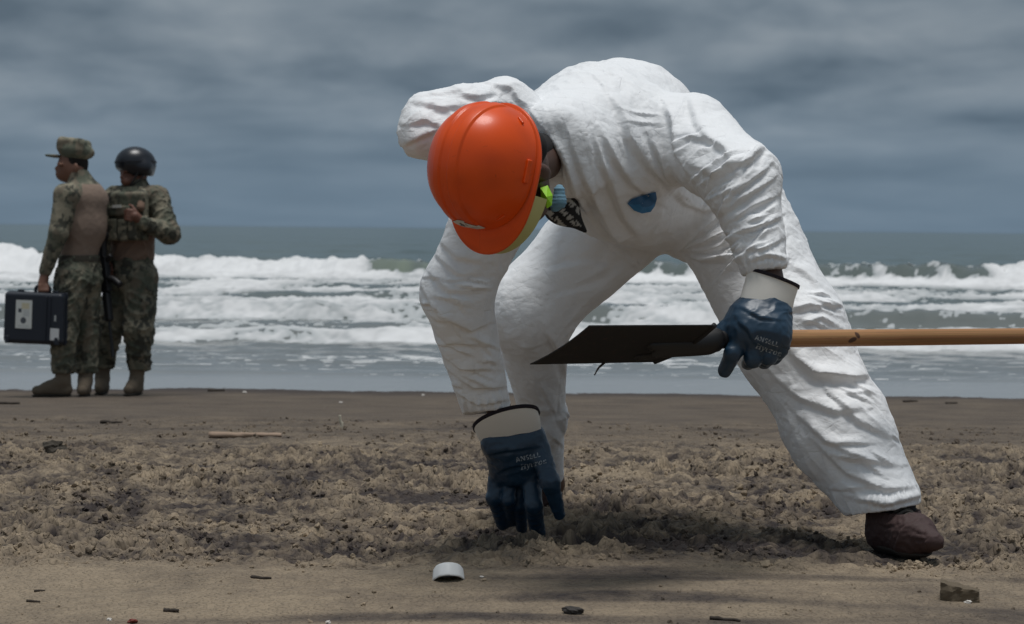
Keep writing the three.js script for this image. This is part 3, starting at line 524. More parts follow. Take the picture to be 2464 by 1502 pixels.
{
  const scuff = paint(512, 512, (c, w, h) => { c.fillStyle = '#fff'; c.fillRect(0, 0, w, h); const r = mulberry(12); for (let i = 0; i < 60; i++) { const x = r() * w, y = r() * h, q = 12 + r() * 60, g = c.createRadialGradient(x, y, 0, x, y, q); g.addColorStop(0, `rgba(120,95,75,${0.05 + 0.09 * r()})`); g.addColorStop(1, 'rgba(120,95,75,0)'); c.fillStyle = g; c.fillRect(x - q, y - q, 2 * q, 2 * q); } for (let i = 0; i < 90; i++) { const x = r() * w, y = r() * h, a = r() * 6; c.strokeStyle = `rgba(${r() < 0.5 ? '90,60,50' : '255,235,215'},${0.1 + 0.3 * r()})`; c.lineWidth = 0.5 + r(); c.beginPath(); c.moveTo(x, y); c.lineTo(x + Math.cos(a) * (4 + 18 * r()), y + Math.sin(a) * (4 + 18 * r())); c.stroke(); } });
  const m = phys(0.82, 0.088, 0.005, 0.36, { map: scuff,  specularIntensity: 0.7, clearcoat: 0.12, clearcoatRoughness: 0.12 });
  const half = inset => sheet(200, 90, (u, v) => dome2((u - 0.5) * Math.PI * 0.999, v * Math.PI, inset)), g = mergeGeometries([half(0), half(0.004)]);
  const shell = part('hard_hat', g, m, worker, 'orange plastic hard hat with three raised ribs');
  const br = [lon => rim(lon, -0.15, 0.002), lon => rim(lon, 0.25, 0.002), lon => rim(lon, 0.6, 0.002), lon => rim(lon, 0.92, 0.0022), lon => rim(lon, 1, 0.0005), lon => rim(lon, 1, -0.0025), lon => rim(lon, 0.92, -0.004), lon => rim(lon, 0.5, -0.003), lon => rim(lon, -0.4, -0.002), lon => rim(lon, -0.15, 0.002)];
  part('brim', sheet(120, br.length - 1, (u, v) => br[Math.round(v * (br.length - 1))](u * 2 * Math.PI), true), m, worker, null, shell);
  // raised slot fittings over the left ear and at the back
  const fit = (lon0, lat0, w, h, d) => { const c = dome(lon0, lat0), n = c.clone().sub(HC0).normalize(); const t = hu.clone().cross(n).normalize(), b = n.clone().cross(t); const q = new RoundedBoxGeometry(w, h, d, 2, d * 0.3); q.applyMatrix4(new THREE.Matrix4().makeBasis(t, b, n).setPosition(c)); return q; };
  part('slot', fit(1.57, 0.10, 0.050, 0.012, 0.010), m, worker, null, shell); part('slot', fit(2.4, 0.16, 0.020, 0.006, 0.008), m, worker, null, shell); part('slot', fit(0.72, 0.16, 0.022, 0.005, 0.007), m, worker, null, shell);
  // sticker over the peak
  const st = paint(256, 96, (c, w, h) => { c.fillStyle = '#c9c9c4'; c.fillRect(0, 0, w, h); c.fillStyle = '#50545a'; c.fillRect(92, 34, 34, 12); c.fillRect(100, 52, 14, 10); c.fillRect(150, 26, 9, 40); c.fillRect(138, 40, 34, 9); c.fillStyle = '#8a8c8c'; for (let i = 0; i < 6; i++) c.fillRect(20 + i * 11, 44, 7, 8); }); st.wrapS = THREE.RepeatWrapping;
  const S = sheet(24, 6, (u, v) => { const lon = mixn(0.30, -0.34, u), lat = mixn(0.42, 0.12, v) * (1 - 0.4 * Math.pow(Math.abs(u - 0.5) * 2, 2) * (1 - v)); const c = dome(lon, lat), n = c.clone().sub(HC0).normalize(); return c.addScaledVector(n, 0.0012); });
  part('sticker', S, new THREE.MeshStandardMaterial({ map: st, roughness: 0.5 }), worker, 'white sticker above the peak', shell);
  // pale yellow face shield under the brim
  const sh = [[0.014, -0.006], [0.017, -0.046], [0.014, -0.046], [0.011, -0.006], [0.014, -0.006]];
  part('eye_shield', sheet(60, 4, (u, v) => { const lon = mixn(-1.15, 1.28, u), [o, y] = sh[Math.round(v * 4)], fr = 0.030 * clamp(Math.cos(lon)); return hat((HA_ - 0.010 + o + fr * 0.5) * Math.sin(lon), y - 0.002 - 0.012 * clamp(Math.cos(lon)), (HC_ + o + fr * 0.8) * Math.cos(lon)); }), std(0.60, 0.58, 0.24, 0.5), worker, 'pale yellow shield under the peak');
}

// body: one figure from head to feet
const skin = new Field(0.025);
skin.cap(J.pelvis, J.mid, 0.12, 0.13, 0.05).cap(J.mid, J.chest, 0.13, 0.12, 0.05).cap(J.chest, J.nape, 0.08, 0.062, 0.05);
skin.cap(J.chest, J.shR, 0.07, 0.055, 0.04).cap(J.chest, J.shL, 0.07, 0.055, 0.04);
skin.cap(J.shR, J.elR, 0.05, 0.042, 0.02).cap(J.elR, J.wrR, 0.042, 0.030, 0.02).cap(J.shL, J.elL, 0.05, 0.045, 0.02).cap(J.elL, U(1850, 690, 4.315), 0.044, 0.036, 0.02);
skin.cap(J.hipR, J.knR, 0.08, 0.06, 0.03).cap(J.knR, J.anR, 0.055, 0.036, 0.02).cap(J.hipL, J.knL, 0.08, 0.06, 0.03).cap(J.knL, J.anL, 0.06, 0.038, 0.02);
skin.cap(J.anR, U(1280, 1196, 5.44), 0.03, 0.025, 0.02).cap(J.anL, U(2150, 1285, 4.65), 0.035, 0.028, 0.02).cap(U(2150, 1285, 4.65), U(2200, 1306, 4.56), 0.028, 0.02, 0.02);
const headC = hat(0, -0.035, 0.0);
skin.ell(headC, hs, hu, hf, 0.078, 0.115, 0.098, 0.03).ell(hat(0.0, -0.125, 0.045), hs, hu, hf, 0.058, 0.05, 0.055, 0.03).cap(hat(0, -0.09, -0.02), U(1330, 372, 4.52), 0.046, 0.05, 0.03);
skin.cap(hat(0, -0.05, 0.10), hat(0, -0.088, 0.116), 0.012, 0.016, 0.012).cap(hat(-0.018, -0.118, 0.092), hat(0.018, -0.118, 0.092), 0.010, 0.010, 0.006);
for (const s of [-1, 1]) skin.ell(hat(0.083 * s, -0.062, -0.010), hs, hu, hf, 0.011, 0.030, 0.019, 0.008).ell(hat(0.088 * s, -0.056, -0.018), hs, hu, hf, 0.008, 0.022, 0.009, 0.005).ell(hat(0.04 * s, -0.045, 0.088), hs, hu, hf, 0.018, 0.008, 0.012, 0.01);
part('body', surface(skin, 0.006), matSkinDark, worker);
// dark cropped hair, printed shirt at the open neck
const hair = new Field(0.02); hair.cap(hat(0.02, -0.06, -0.05), U(1318, 350, 4.44), 0.035, 0.03).ell(hat(0, -0.022, -0.010), hs, hu, hf, 0.081, 0.085, 0.097).cap(hat(0.042, -0.06, -0.06), hat(-0.042, -0.06, -0.06), 0.036, 0.036);
part('hair', surface(hair, 0.006), std(0.012, 0.010, 0.010, 0.9), worker);
const shirt = new Field(0.03); shirt.cap(U(1350, 498, 4.50), U(1408, 556, 4.555), 0.034, 0.005).cap(U(1335, 440, 4.54), U(1350, 500, 4.52), 0.04, 0.034);
part('undershirt', surface(shirt, 0.004, { colour: p => { const [x, y] = project(p), a = (x - y) * 0.075, b = (x + y) * 0.045, on = y > 478 && y < 545 && Math.sin(a * 2.2) > 0.1 && noise(b * 2.2, a * 0.6, 4) > -0.12; return on ? [0.42, 0.42, 0.40] : [0.012, 0.012, 0.014]; } }), vcol(0.9), worker, 'black shirt with white print');
// blue face mask with a bright green clip
const mask = new Field(0.015); mask.cap(U(1346, 458, 4.25), U(1346, 486, 4.25), 0.012, 0.012).cap(U(1346, 486, 4.25), U(1334, 500, 4.25), 0.012, 0.009);
part('face_mask', surface(mask, 0.003, { shape: p => 0.0007 * Math.sin(p.y * 800) }), std(0.16, 0.30, 0.40, 0.85), worker, 'pale blue face mask');
{ const c = [[1300, 452], [1318, 446], [1330, 470], [1328, 494], [1316, 502], [1302, 480]], a = c.map(([x, y]) => U(x, y, 4.14)), b = c.map(([x, y]) => U(x, y, 4.20)), m = U(1315, 474, 4.122), P = [], tri = (...q) => q.forEach(v => P.push(v.x, v.y, v.z));
  c.forEach((_, i) => { const j = (i + 1) % c.length, ai = a[i].clone().lerp(m, 0.25), aj = a[j].clone().lerp(m, 0.25); tri(a[j], a[i], aj); tri(aj, a[i], ai); tri(aj, ai, m); tri(b[j], b[i], a[j]); tri(a[j], b[i], a[i]); });
  const g = new THREE.BufferGeometry(); g.setAttribute('position', new THREE.Float32BufferAttribute(P, 3)); g.computeVertexNormals(); part('mask_clip', g, new THREE.MeshStandardMaterial({ color: new THREE.Color().setRGB(0.36, 0.75, 0.03), roughness: 0.4, side: THREE.DoubleSide }), worker, 'bright green clip of the mask'); }
part('ear_loop', tube([U(1322, 420, 4.215), U(1310, 440, 4.21), U(1306, 455, 4.22)], 0.0016, 0.0016, 6, 10), std(0.6, 0.6, 0.6, 0.7), worker);

// blue chest badge
{ const t = paint(64, 64, (c, w, h) => { c.fillStyle = '#1d6296'; c.fillRect(0, 0, w, h); c.fillStyle = '#2f7db3'; c.beginPath(); c.moveTo(34, 0); c.lineTo(64, 0); c.lineTo(60, 50); c.lineTo(44, 34); c.fill(); });
  const ring = [[1510, 490], [1520, 480], [1535, 474], [1555, 468], [1578, 462], [1581, 478], [1576, 496], [1566, 510], [1545, 514], [1526, 507]], outline = (u, v) => { const f = u * ring.length, i = Math.floor(f) % ring.length, j = (i + 1) % ring.length, t = f - Math.floor(f); return [mixn(1546, mixn(ring[i][0], ring[j][0], t), v), mixn(489, mixn(ring[i][1], ring[j][1], t), v)]; };
  const bvh = new MeshBVH(suitGeo), o = camera.position; let last = 4.4;
  const g = sheet(30, 6, (u, v) => { const [x, y] = outline(u, Math.max(v, 0.02)), r = new THREE.Ray(o, U(x, y, 4).sub(o).normalize()), h = bvh.raycastFirst(r, THREE.DoubleSide); if (h) last = h.distance; return r.at(last - 0.006, V()); });
  part('badge', g, new THREE.MeshStandardMaterial({ map: t, roughness: 0.6, side: THREE.DoubleSide }), worker, 'blue emblem on the chest'); }

// gloves
const gloveShape = p => 0.0016 * ridge(noise(p.x * 30, p.y * 45, p.z * 30)) + 0.0009 * noise(p.x * 90, p.y * 90, p.z * 90);
const gR = new Field(0.012);
gR.cap(U(1196, 1062, 4.74), U(1270, 1054, 4.74), 0.036, 0.038, 0.02).cap(U(1198, 1068, 4.75), U(1206, 1140, 4.79), 0.034, 0.026, 0.02).cap(U(1272, 1062, 4.745), U(1284, 1130, 4.77), 0.038, 0.032, 0.02).cap(U(1236, 1070, 4.75), U(1246, 1130, 4.775), 0.052, 0.042, 0.03);
gR.chain([U(1198, 1142, 4.80), U(1190, 1198, 4.795), U(1210, 1262, 4.86)], [0.022, 0.019, 0.015], 0.008).chain([U(1226, 1148, 4.79), U(1223, 1202, 4.785), U(1229, 1256, 4.86)], [0.019, 0.0165, 0.013], 0.004);
gR.chain([U(1252, 1150, 4.80), U(1250, 1215, 4.81), U(1256, 1272, 4.87)], [0.019, 0.016, 0.013], 0.004).chain([U(1278, 1148, 4.765), U(1284, 1215, 4.745), U(1295, 1288, 4.83)], [0.0225, 0.021, 0.017], 0.006);
gR.chain([U(1298, 1085, 4.735), U(1324, 1160, 4.70), U(1346, 1238, 4.745)], [0.026, 0.021, 0.0135], 0.014);
fold([[1165, 1095], [1210, 1085], [1290, 1075]], 8, 0.006, 0.3); fold([[1185, 1140], [1230, 1120], [1310, 1110]], 9, 0.004, 0.4);
const gRgeo = surface(gR, 0.003, { shape: (p, n) => gloveShape(p) + strokeAt(p) * 0.8 });
const gloveR = part('glove', gRgeo.clone(), matGlove, worker, 'blue rubber glove reaching into the sand');
const axR = dir(U(1222, 1015, 4.715), U(1238, 1060, 4.74)), sR = AX.clone().addScaledVector(axR, -AX.dot(axR)).normalize(), tR = along(-0.02, 0.40, 0.92);
const ringAt = (x, y, d, A, B, ra, rb) => [U(x, y, d), A, B, ra, rb];
part('cuff', hoop([ringAt(1218, 1014, 4.71, sR, tR, 0.079, 0.068), ringAt(1224, 1030, 4.72, sR, tR, 0.078, 0.068), ringAt(1231, 1052, 4.738, sR, tR, 0.073, 0.065), ringAt(1236, 1066, 4.745, sR, tR, 0.060, 0.056)], 48, 0.004), matKnit, worker, 'cream knitted cuff', gloveR);
part('cuff_hem', hoop([ringAt(1216.5, 1006, 4.708, sR, tR, 0.082, 0.072), ringAt(1219, 1014, 4.711, sR, tR, 0.083, 0.073)], 48, 0.007), matHem, worker, 'dark hem of the cuff', gloveR);

const gL = new Field(0.012);
gL.cap(U(1812, 752, 4.305), U(1868, 768, 4.305), 0.034, 0.034, 0.02).cap(U(1832, 770, 4.302), U(1822, 790, 4.29), 0.052, 0.052, 0.02).cap(U(1842, 735, 4.305), U(1832, 770, 4.302), 0.042, 0.052, 0.02).cap(U(1800, 770, 4.29), U(1782, 800, 4.28), 0.045, 0.03, 0.02).cap(U(1852, 770, 4.29), U(1868, 810, 4.275), 0.04, 0.026, 0.02).cap(U(1800, 790, 4.28), U(1850, 800, 4.27), 0.045, 0.045, 0.02);
gL.chain([U(1872, 800, 4.275), U(1876, 842, 4.272), U(1864, 862, 4.33)], [0.020, 0.017, 0.014], 0.006).chain([U(1846, 812, 4.268), U(1850, 858, 4.266), U(1838, 872, 4.33)], [0.021, 0.0175, 0.014], 0.006);
gL.chain([U(1816, 812, 4.266), U(1812, 864, 4.264), U(1800, 874, 4.33)], [0.021, 0.018, 0.014], 0.006).chain([U(1788, 804, 4.272), U(1764, 850, 4.262), U(1744, 892, 4.29)], [0.021, 0.018, 0.0145], 0.006);
gL.chain([U(1776, 770, 4.29), U(1742, 800, 4.29), U(1724, 832, 4.31)], [0.024, 0.020, 0.014], 0.01);
fold([[1775, 770], [1800, 795], [1815, 820]], 9, 0.006, 0.3); fold([[1785, 740], [1830, 765], [1885, 770]], 7, 0.004, 0.4);
const gLgeo = surface(gL, 0.003, { shape: (p, n) => gloveShape(p) + strokeAt(p) * 0.8 });
const gloveL = part('glove', gLgeo.clone(), matGlove, worker, 'blue rubber glove gripping the shovel');
const axL = dir(U(1860, 668, 4.31), U(1832, 752, 4.305)), sL = AX.clone().addScaledVector(axL, -AX.dot(axL)).normalize(), tL = along(-0.1, 0.42, 0.9).addScaledVector(axL, -along(-0.1, 0.42, 0.9).dot(axL)).normalize();
part('cuff', hoop([ringAt(1860, 672, 4.31, sL, tL, 0.058, 0.046), ringAt(1852, 700, 4.31, sL, tL, 0.057, 0.047), ringAt(1843, 736, 4.307, sL, tL, 0.058, 0.050), ringAt(1839, 748, 4.305, sL, tL, 0.050, 0.044)], 48, 0.004), matKnit, worker, 'cream knitted cuff', gloveL);
part('cuff_hem', hoop([ringAt(1862, 666, 4.31, sL, tL, 0.060, 0.048), ringAt(1860, 674, 4.31, sL, tL, 0.060, 0.048)], 48, 0.006), matHem, worker, 'dark hem of the cuff', gloveL);
{ const t = paint(256, 160, (c, w, h) => { c.clearRect(0, 0, w, h); c.fillStyle = '#fff'; c.font = 'bold 58px sans-serif'; c.fillText('ANSELL', 8, 62); c.font = 'italic bold 62px serif'; c.fillText('Hycron', 30, 132); c.globalCompositeOperation = 'destination-out'; const r = mulberry(9); for (let i = 0; i < 110; i++) { c.beginPath(); c.arc(r() * w, r() * h, 2 + r() * 6, 0, 7); c.fill(); } });
  const al = paint(256, 160, (c, w, h) => { c.fillStyle = '#000'; c.fillRect(0, 0, w, h); c.drawImage(t.image, 0, 0); }, false);
  const m = new THREE.MeshStandardMaterial({ color: new THREE.Color().setRGB(0.30, 0.34, 0.38), alphaMap: al, transparent: true, roughness: 0.6, side: THREE.DoubleSide });
  const flip = g => { const u = g.attributes.uv; for (let i = 0; i < u.count; i++) u.setY(i, 1 - u.getY(i)); return g; };
  part('print', flip(decal(gRgeo, [[1236, 1096], [1310, 1080], [1316, 1122], [1246, 1142]], 12, 0.0015)), m, worker, null, gloveR);
  part('print', flip(decal(gLgeo, [[1818, 800], [1888, 822], [1876, 866], [1806, 842]], 12, 0.0015)), m, worker, null, gloveL); }

// boots
fold([[2208, 1252], [2170, 1275], [2150, 1330]], 5, 0.005, 0.4); fold([[2190, 1268], [2215, 1282], [2240, 1284]], 7, 0.004, 0.4); fold([[2178, 1282], [2205, 1296], [2236, 1296]], 6, 0.0035, 0.4); fold([[2110, 1256], [2135, 1266], [2165, 1258]], 6, 0.004, 0.4); fold([[2245, 1290], [2228, 1306], [2222, 1330]], 4, 0.003, 0.5);
{ const leather = std(0.052, 0.027, 0.025, 0.75), soleM = std(0.040, 0.033, 0.028, 0.9);
  const boot = (shaft, ankle, heel, ball, toe, label) => {
    const f = new Field(0.03); f.cap(shaft, ankle, 0.056, 0.054).cap(ankle, heel, 0.052, 0.042).cap(heel, ball, 0.042, 0.042).cap(ball, toe, 0.042, 0.020).cap(ankle, ball, 0.048, 0.038);
    f.minus((x, y, z) => y - (heel.y - 0.030)); f.minus(cutEnd(shaft, UP, 0.12));
    const b = part('boot', surface(f, 0.0035, { shape: p => strokeAt(p) * 0.8 + 0.002 * ridge(noise(p.x * 40, p.y * 55, p.z * 40)) + 0.0012 * noise(p.x * 110, p.y * 110, p.z * 110) }), leather, worker, label);
    const s = new Field(0.02); s.cap(heel, ball, 0.050, 0.050).cap(ball, toe, 0.050, 0.030); s.minus((x, y, z) => (heel.y - 0.020) - y); s.minus((x, y, z) => y - (heel.y - 0.050));
    part('sole', surface(s, 0.004), soleM, worker, null, b);
    const lace = []; const fx = dir(heel, toe), sd = UP.clone().cross(fx).normalize();
    for (let i = 0; i < 4; i++) { const c = ankle.clone().lerp(ball, 0.15 + i * 0.16).addScaledVector(UP, 0.046 - i * 0.002).addScaledVector(fx, 0.014); lace.push(tube([c.clone().addScaledVector(sd, -0.024).addScaledVector(UP, -0.010), c, c.clone().addScaledVector(sd, 0.024).addScaledVector(UP, -0.010)], 0.0042, 0.0042, 6, 8)); }
    part('laces', mergeGeometries(lace), std(0.075, 0.066, 0.056, 0.9), worker, null, b);
    part('sock', surface(new Field(0.01).cap(shaft.clone().addScaledVector(UP, 0.03), shaft.clone().addScaledVector(UP, -0.03), 0.05, 0.05), 0.005), std(0.02, 0.02, 0.026, 0.95), worker, null, b);
  };
  boot(U(2152, 1226, 4.68), U(2150, 1256, 4.67), U(2136, 1284, 4.68), U(2200, 1290, 4.56), U(2250, 1304, 4.48), 'dark brown leather boot of the front leg');
  boot(U(1300, 1176, 5.46), U(1296, 1194, 5.46), U(1292, 1204, 5.50), U(1256, 1202, 5.42), U(1236, 1204, 5.40), 'boot of the rear leg behind the glove');
}

// ------------------------------------------------------------------ shovel
{ const hand = U(1800, 816, 4.32), u = V(0.742, 0, -0.67), end = U(2464, 809, 0); 
  const farP = U(2464, 809, 4.87), ax = dir(hand, farP), w = along(0, 0, 1).addScaledVector(ax, -along(0, 0, 1).dot(ax));
  const at = t => hand.clone().addScaledVector(ax, t);                      // metres from the hand towards the butt
  const shovel = thing('shovel', 'black square shovel with a pale wooden shaft in the left glove', 'shovel', hand.clone());
  const wood = paint(1024, 128, (c, W, H) => { c.fillStyle = '#b98a5c'; c.fillRect(0, 0, W, H); const r = mulberry(3); for (let i = 0; i < 420; i++) { const y = r() * H; c.strokeStyle = `rgba(${90 + r() * 60},${55 + r() * 40},${25 + r() * 25},${0.05 + r() * 0.14})`; c.lineWidth = 0.6 + r() * 1.6; c.beginPath(); c.moveTo(r() * W - 200, y); c.bezierCurveTo(W * 0.3, y + r() * 8 - 4, W * 0.6, y + r() * 8 - 4, W, y + r() * 6 - 3); c.stroke(); } for (let i = 0; i < 60; i++) { c.fillStyle = `rgba(60,45,30,${r() * 0.14})`; c.fillRect(r() * W, r() * H, 4 + r() * 50, 1 + r() * 3); } c.fillStyle = 'rgba(52,28,16,.75)'; c.beginPath(); c.ellipse(352, 60, 13, 6, 0.3, 0, 7); c.fill(); c.beginPath(); c.ellipse(368, 72, 6, 9, 0.5, 0, 7); c.fill(); });
  const L = 1.0, x1 = dir(V(0, 0, 0), V(-ax.z, 0, ax.x)), y1 = ax.clone().cross(x1).normalize(); if (y1.y < 0) { y1.negate(); }
  const g = sheet(40, 20, (uu, v) => { const t = uu, a = v * 2 * Math.PI + Math.PI / 2 + Math.PI, r = 0.0193 * (t > 0.985 ? 0.86 : 1); return at(-0.06 + t * (L + 0.06)).addScaledVector(x1, Math.sin(a) * r).addScaledVector(y1, Math.cos(a) * r); });
  const shaft = part('shaft', g, new THREE.MeshStandardMaterial({ map: wood, roughness: 0.55, side: THREE.DoubleSide }), shovel, 'turned wooden shaft');
  { const k = new THREE.SphereGeometry(0.0188, 20, 10); k.scale(1, 0.5, 1); k.applyMatrix4(new THREE.Matrix4().makeBasis(x1, ax, y1.clone()).setPosition(at(L))); part('butt', k, std(0.42, 0.27, 0.15, 0.6), shovel, null, shaft); }
  // blade: dished plate, its near edge raised; wv runs across it
  const black = phys(0.007, 0.0065, 0.007, 0.5), wv = V(0.67, 0.50, 0.742).normalize(), nn = ax.clone().cross(wv).normalize();
  const pl = (s, q, off) => { const half = 0.096, x = q * half, dish = 0.010 * (q * q) ; return at(-0.182 - s * 0.335).add(V(0, -0.014, 0)).addScaledVector(wv, x).addScaledVector(nn, -dish * 0.6 + off); };
  const S = (off) => sheet(28, 16, (a, b) => pl(a, b * 2 - 1, off)), top = S(0.0012), bot = S(-0.0012);
  const rimp = []; for (let i = 0; i <= 16; i++) rimp.push([0, i / 8 - 1]); for (let i = 1; i <= 28; i++) rimp.push([i / 28, 1]); for (let i = 1; i <= 16; i++) rimp.push([1, 1 - i / 8]); for (let i = 1; i <= 28; i++) rimp.push([1 - i / 28, -1]);
  const edge = sheet(rimp.length - 1, 1, (a, b) => { const [s, q] = rimp[Math.round(a * (rimp.length - 1))]; return pl(s, q, b ? -0.0012 : 0.0012); });
  const bm = black.clone(); bm.side = THREE.DoubleSide; bm.color.setRGB(1, 1, 1); bm.roughness = 0.6; bm.map = paint(512, 256, (c, w, h) => { c.fillStyle = '#0d0b0b'; c.fillRect(0, 0, w, h); const r = mulberry(8); for (let i = 0; i < 240; i++) { const x = w * (1 - Math.pow(r(), 1.8)), y = r() * h; c.fillStyle = `rgba(${80 + r() * 50},${50 + r() * 30},${32 + r() * 20},${0.1 + 0.35 * r()})`; c.beginPath(); c.ellipse(x, y, 1 + r() * 9, 0.7 + r() * 3, r() * 3, 0, 7); c.fill(); } for (let i = 0; i < 60; i++) { const x = r() * w, y = r() * h; c.strokeStyle = `rgba(120,115,110,${0.08 + 0.2 * r()})`; c.lineWidth = 0.7; c.beginPath(); c.moveTo(x, y); c.lineTo(x + 20 + 60 * r(), y + 8 * (r() - 0.5)); c.stroke(); } });
  const blade = part('blade', mergeGeometries([top, bot, edge]), bm, shovel, 'black steel blade');
  part('step', tube([pl(0, -1, 0), pl(-0.015, -0.5, 0), pl(-0.02, 0, 0), pl(-0.015, 0.5, 0), pl(0, 1, 0)], 0.006, 0.006, 8, 24), black, shovel, null, blade);
  part('socket', tube([at(-0.30), at(-0.2), at(-0.12), at(0.01)], 0.014, 0.0225, 14, 20), black, shovel);
  const sock = new Field(0.02); sock.cap(pl(0.25, -0.55, 0), at(-0.10), 0.010, 0.021).cap(pl(0.3, 0.1, 0), at(-0.10), 0.012, 0.02).cap(pl(0.26, 0.0, 0).add(V(0, -0.02, 0)), at(-0.12).add(V(0, -0.010, 0)), 0.006, 0.02);
  part('frog', surface(sock, 0.004), black, shovel, null, blade);
  part('twig', tube([pl(0.42, -0.97, 0), pl(0.44, -1, 0).add(V(-0.006, -0.012, 0)), pl(0.47, -1, 0).add(V(-0.006, -0.026, 0))], 0.0032, 0.0014, 6, 10, 0.3, 4), std(0.03, 0.022, 0.018, 0.9), shovel, 'twig caught under the blade', blade);
}

// ------------------------------------------------------------------ two people in camouflage by the water
function camo(p, s = 1, dark = 1) {
  const q = v => Math.round(v / 0.010) * 0.010, x = q(p.x), y = q(p.y), z = q(p.z) * 0.8, n1 = noise(x * 9, y * 7, z * 9) + 0.8 * noise(x * 30, y * 24, z * 30), n2 = noise(x * 11 + 40, y * 8, z * 11) + 0.8 * noise(x * 34, y * 28 + 9, z * 34), n3 = noise(x * 14, y * 9 + 70, z * 14) + 0.5 * noise(x * 40 + 3, y * 30, z * 40);
  let c = [0.108, 0.104, 0.075]; if (n1 > 0.20) c = [0.180, 0.160, 0.115]; else if (n1 < -0.22) c = [0.072, 0.077, 0.055]; if (n2 > 0.32) c = [0.042, 0.041, 0.031]; if (n3 > 0.34) c = [0.128, 0.108, 0.078];
  return c.map(v => v * s * dark * 1.22);
}
const matCloth = vcol(0.92), matTan = std(0.17, 0.105, 0.072, 0.9), matFace = std(0.19, 0.088, 0.055, 0.55), matBoot = std(0.15, 0.115, 0.08, 0.9), matBlack = std(0.012, 0.012, 0.014, 0.5);
const clothFold = (a, f, d) => (p, n) => { const q = p.x * d.x + p.y * d.y + p.z * d.z, k = -0.75 * q, r = ridge(noise((p.x + d.x * k) * f, (p.y + d.y * k) * f, (p.z + d.z * k) * f)), r2 = ridge(noise(p.x * f * 2.2, p.y * f * 2.8, p.z * f * 2.2)); return a * (r * r - 0.3) + a * 0.4 * (r2 * r2 - 0.3); };

function bootPair(root, list) {
  for (const [top, ank, heel, toe] of list) {
    const f = new Field(0.018); f.cap(top, ank, 0.062, 0.046).cap(ank, heel, 0.046, 0.040).cap(heel, toe, 0.040, 0.032).cap(ank, toe.clone().lerp(ank, 0.35), 0.045, 0.038); const y0 = Math.min(heel.y, toe.y) - 0.030; f.minus((x, y, z) => y - y0);
    const b = part('boot', surface(f, 0.008, { shape: p => 0.002 * noise(p.x * 40, p.y * 40, p.z * 40) }), matBoot, root);
    const s = new Field(0.02); s.cap(heel, toe, 0.052, 0.048); s.minus((x, y, z) => y0 + 0.002 - y); s.minus((x, y, z) => y - y0 + 0.024); part('sole', surface(s, 0.007), std(0.035, 0.030, 0.024, 0.95), root, null, b);
  }
}
function handAt(F, wrist, palm, fingerPts) { F.cap(wrist, palm, 0.028, 0.034, 0.02); for (const pts of fingerPts) F.chain(pts, pts.map((_, i) => 0.0115 - 0.0015 * i), 0.008); }

